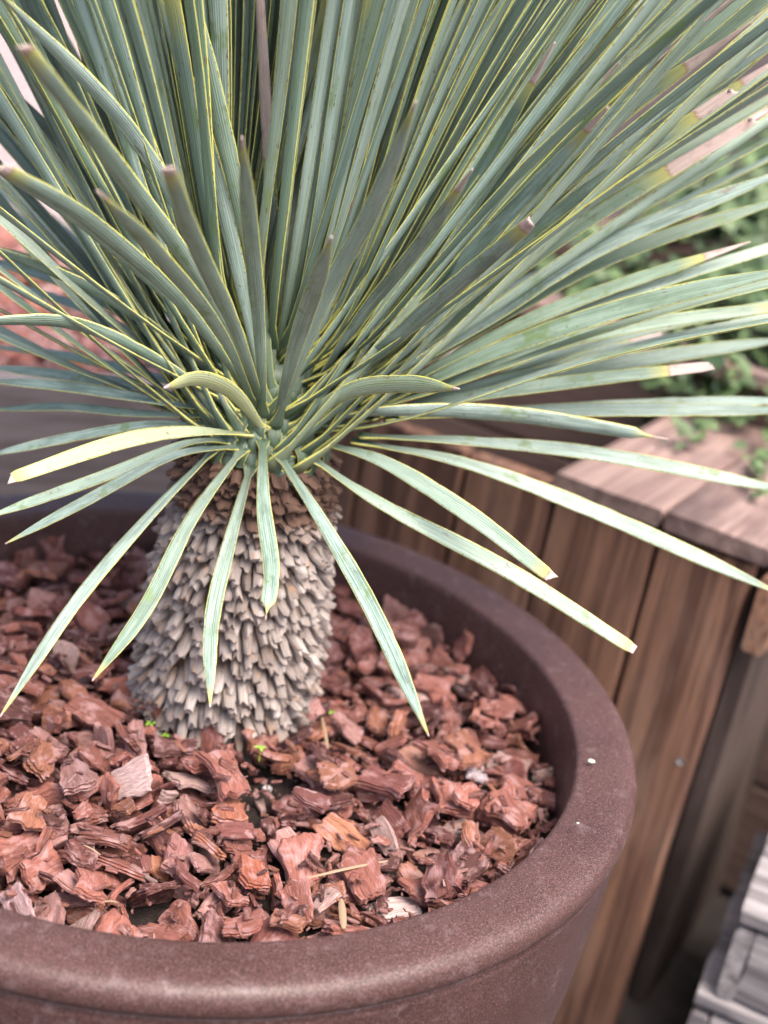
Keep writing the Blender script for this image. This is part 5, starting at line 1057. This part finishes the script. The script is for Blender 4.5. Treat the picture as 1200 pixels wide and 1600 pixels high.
# thin flakes and slivers lying on top of the larger chips
b = MB(); XY = DATA[:, 2:4] / 1e4; ZZ = DATA[:, 4] / 1e4; SS = DATA[:, 1] / 1e4
for i in range(1500):
    a = rc.uniform(0, 6.283); rr = .210 * math.sqrt(rc.random()); x, y = rr * math.cos(a), rr * math.sin(a)
    if math.hypot(x - AX, y - AY) < .05: continue
    near = np.hypot(XY[:, 0] - x, XY[:, 1] - y) < SS * .75
    z = max(-.045, float((ZZ[near] + SS[near] * .12).max()) if near.any() else -.045)
    V_, F_, LC_ = P6[rc.randrange(NPROTO)]; s = rc.uniform(.0018, .0058)
    R = np.array(Matrix.Rotation(rc.uniform(0, 6.28), 3, 'Z') @ Matrix.Rotation(rc.gauss(0, .35), 3, 'X') @ Matrix.Rotation(rc.gauss(0, .35), 3, 'Y'))
    b.add((V_ * (s, s * rc.uniform(.3, .9), s * .6)) @ R.T + np.array((x, y, z + .0012)), F_, lco=LC_, ctint=[CHIPCOL(rc)] * len(V_), crand=[rc.random()] * len(V_))
tag(b.build('bark_flakes', M['mulch']), 'tiny flakes and slivers of red bark scattered over the larger chips in the pot', 'bark mulch', kind='stuff')

# small pebbles, splinters and seedlings
def surf_z(x, y):
    best = -.047
    for r_ in DATA[:700]:
        if math.hypot(r_[2] / 1e4 - x, r_[3] / 1e4 - y) < r_[1] / 1e4 * .8: best = max(best, r_[4] / 1e4 + r_[1] / 1e4 * .2)
    return best
def on_surface(px, py):
    z = -.035
    for _ in range(3): p = un(px, py, z=z); z = surf_z(p[0], p[1])
    return un(px, py, z=z)
for (px, py, s, t) in ((417, 1236, .0030, 'small white pebble on the black soil in front of the trunk'), (378, 1190, .0016, 'tiny white grit grain close to the foot of the trunk'), (760, 1005, .0042, 'cream coloured pebble near the right inner wall of the pot')):
    p = on_surface(px, py); tag(blob('pebble', M['stone'], p + X3 * s * .5, s, seed=px, flat=(1, .8, .6)), t, 'pebble')
def splinter(p0, p1, r_, t):
    b = MB(); p0, p1 = np.array(p0), np.array(p1); d = p1 - p0; L = np.linalg.norm(d); d /= L; s = np.cross(d, X3); s /= np.linalg.norm(s); n_ = np.cross(s, d); vs = []
    for k in range(7):
        f = k / 6; w = r_ * (1 - .5 * abs(2 * f - 1) ** 3)
        for a, bb_ in ((1, 0), (.4, .5), (-.6, .4), (-1, 0), (0, -.5)): vs.append(p0 + d * L * f + s * a * w + n_ * (bb_ * w + .0006 * math.sin(f * 3)))
    fs = [(k * 5 + j, k * 5 + (j + 1) % 5, (k + 1) * 5 + (j + 1) % 5, (k + 1) * 5 + j) for k in range(6) for j in range(5)] + [(4, 3, 2, 1, 0), (30, 31, 32, 33, 34)]
    b.add(vs, fs, lco=[(0, 0, 0)] * 35, tint=[.2] * 35); tag(b.build('wood_splinter', M['straw'], sharp=50), t, 'splinter', 'pale wood splinters lying on the bark')
for (a, c, r_, t) in (((533, 1405), (537, 1452), .0018, 'short thick straw coloured splinter standing against the front rim'),
                      ((480, 1372), (606, 1345), .0010, 'long thin straw coloured splinter lying across the front chips'),
                      ((130, 1320), (157, 1336), .0005, 'thin white sliver among the chips at the left front'),
                      ((160, 1409), (184, 1410), .0005, 'thin white sliver just inside the left front rim'),
                      ((503, 1120), (512, 1170), .0010, 'slender tan splinter right of the foot of the trunk')):
    p, q = on_surface(*a), on_surface(*c); m = max(p[2], q[2]) + .004
    splinter(un(*a, z=m), un(*c, z=m), r_, t)
for (px, py, t) in ((234, 1142, 'tiny bright green seedling at the left foot of the trunk'), (257, 1160, 'very small green sprout in the soil, just right of the other seedling'), (406, 1180, 'tiny green seedling under the front of the trunk'), (516, 1126, 'tiny green sprout among the chips right of the trunk')):
    p = on_surface(px, py); b = MB(); rs = random.Random(px)
    for k in range(4):
        a = k * 1.6 + rs.uniform(0, 1); dx, dy = math.cos(a), math.sin(a); s = rs.uniform(.002, .0034); h = .004
        vs = [(p[0], p[1], p[2] + h), (p[0] + dx * s * .6 - dy * s * .35, p[1] + dy * s * .6 + dx * s * .35, p[2] + h + s * .5), (p[0] + dx * s * 1.3, p[1] + dy * s * 1.3, p[2] + h + s * .3), (p[0] + dx * s * .6 + dy * s * .35, p[1] + dy * s * .6 - dx * s * .35, p[2] + h + s * .5)]
        b.add(vs, [(0, 1, 2, 3)], tint=[rs.random()] * 4)
    b.add([(p[0] + .0004, p[1], p[2] - .004), (p[0] - .0004, p[1], p[2] - .004), (p[0], p[1], p[2] + h + .0005)], [(0, 1, 2)], tint=[.5] * 3)
    tag(b.build('seedling', M['sprout']), t, 'seedling')
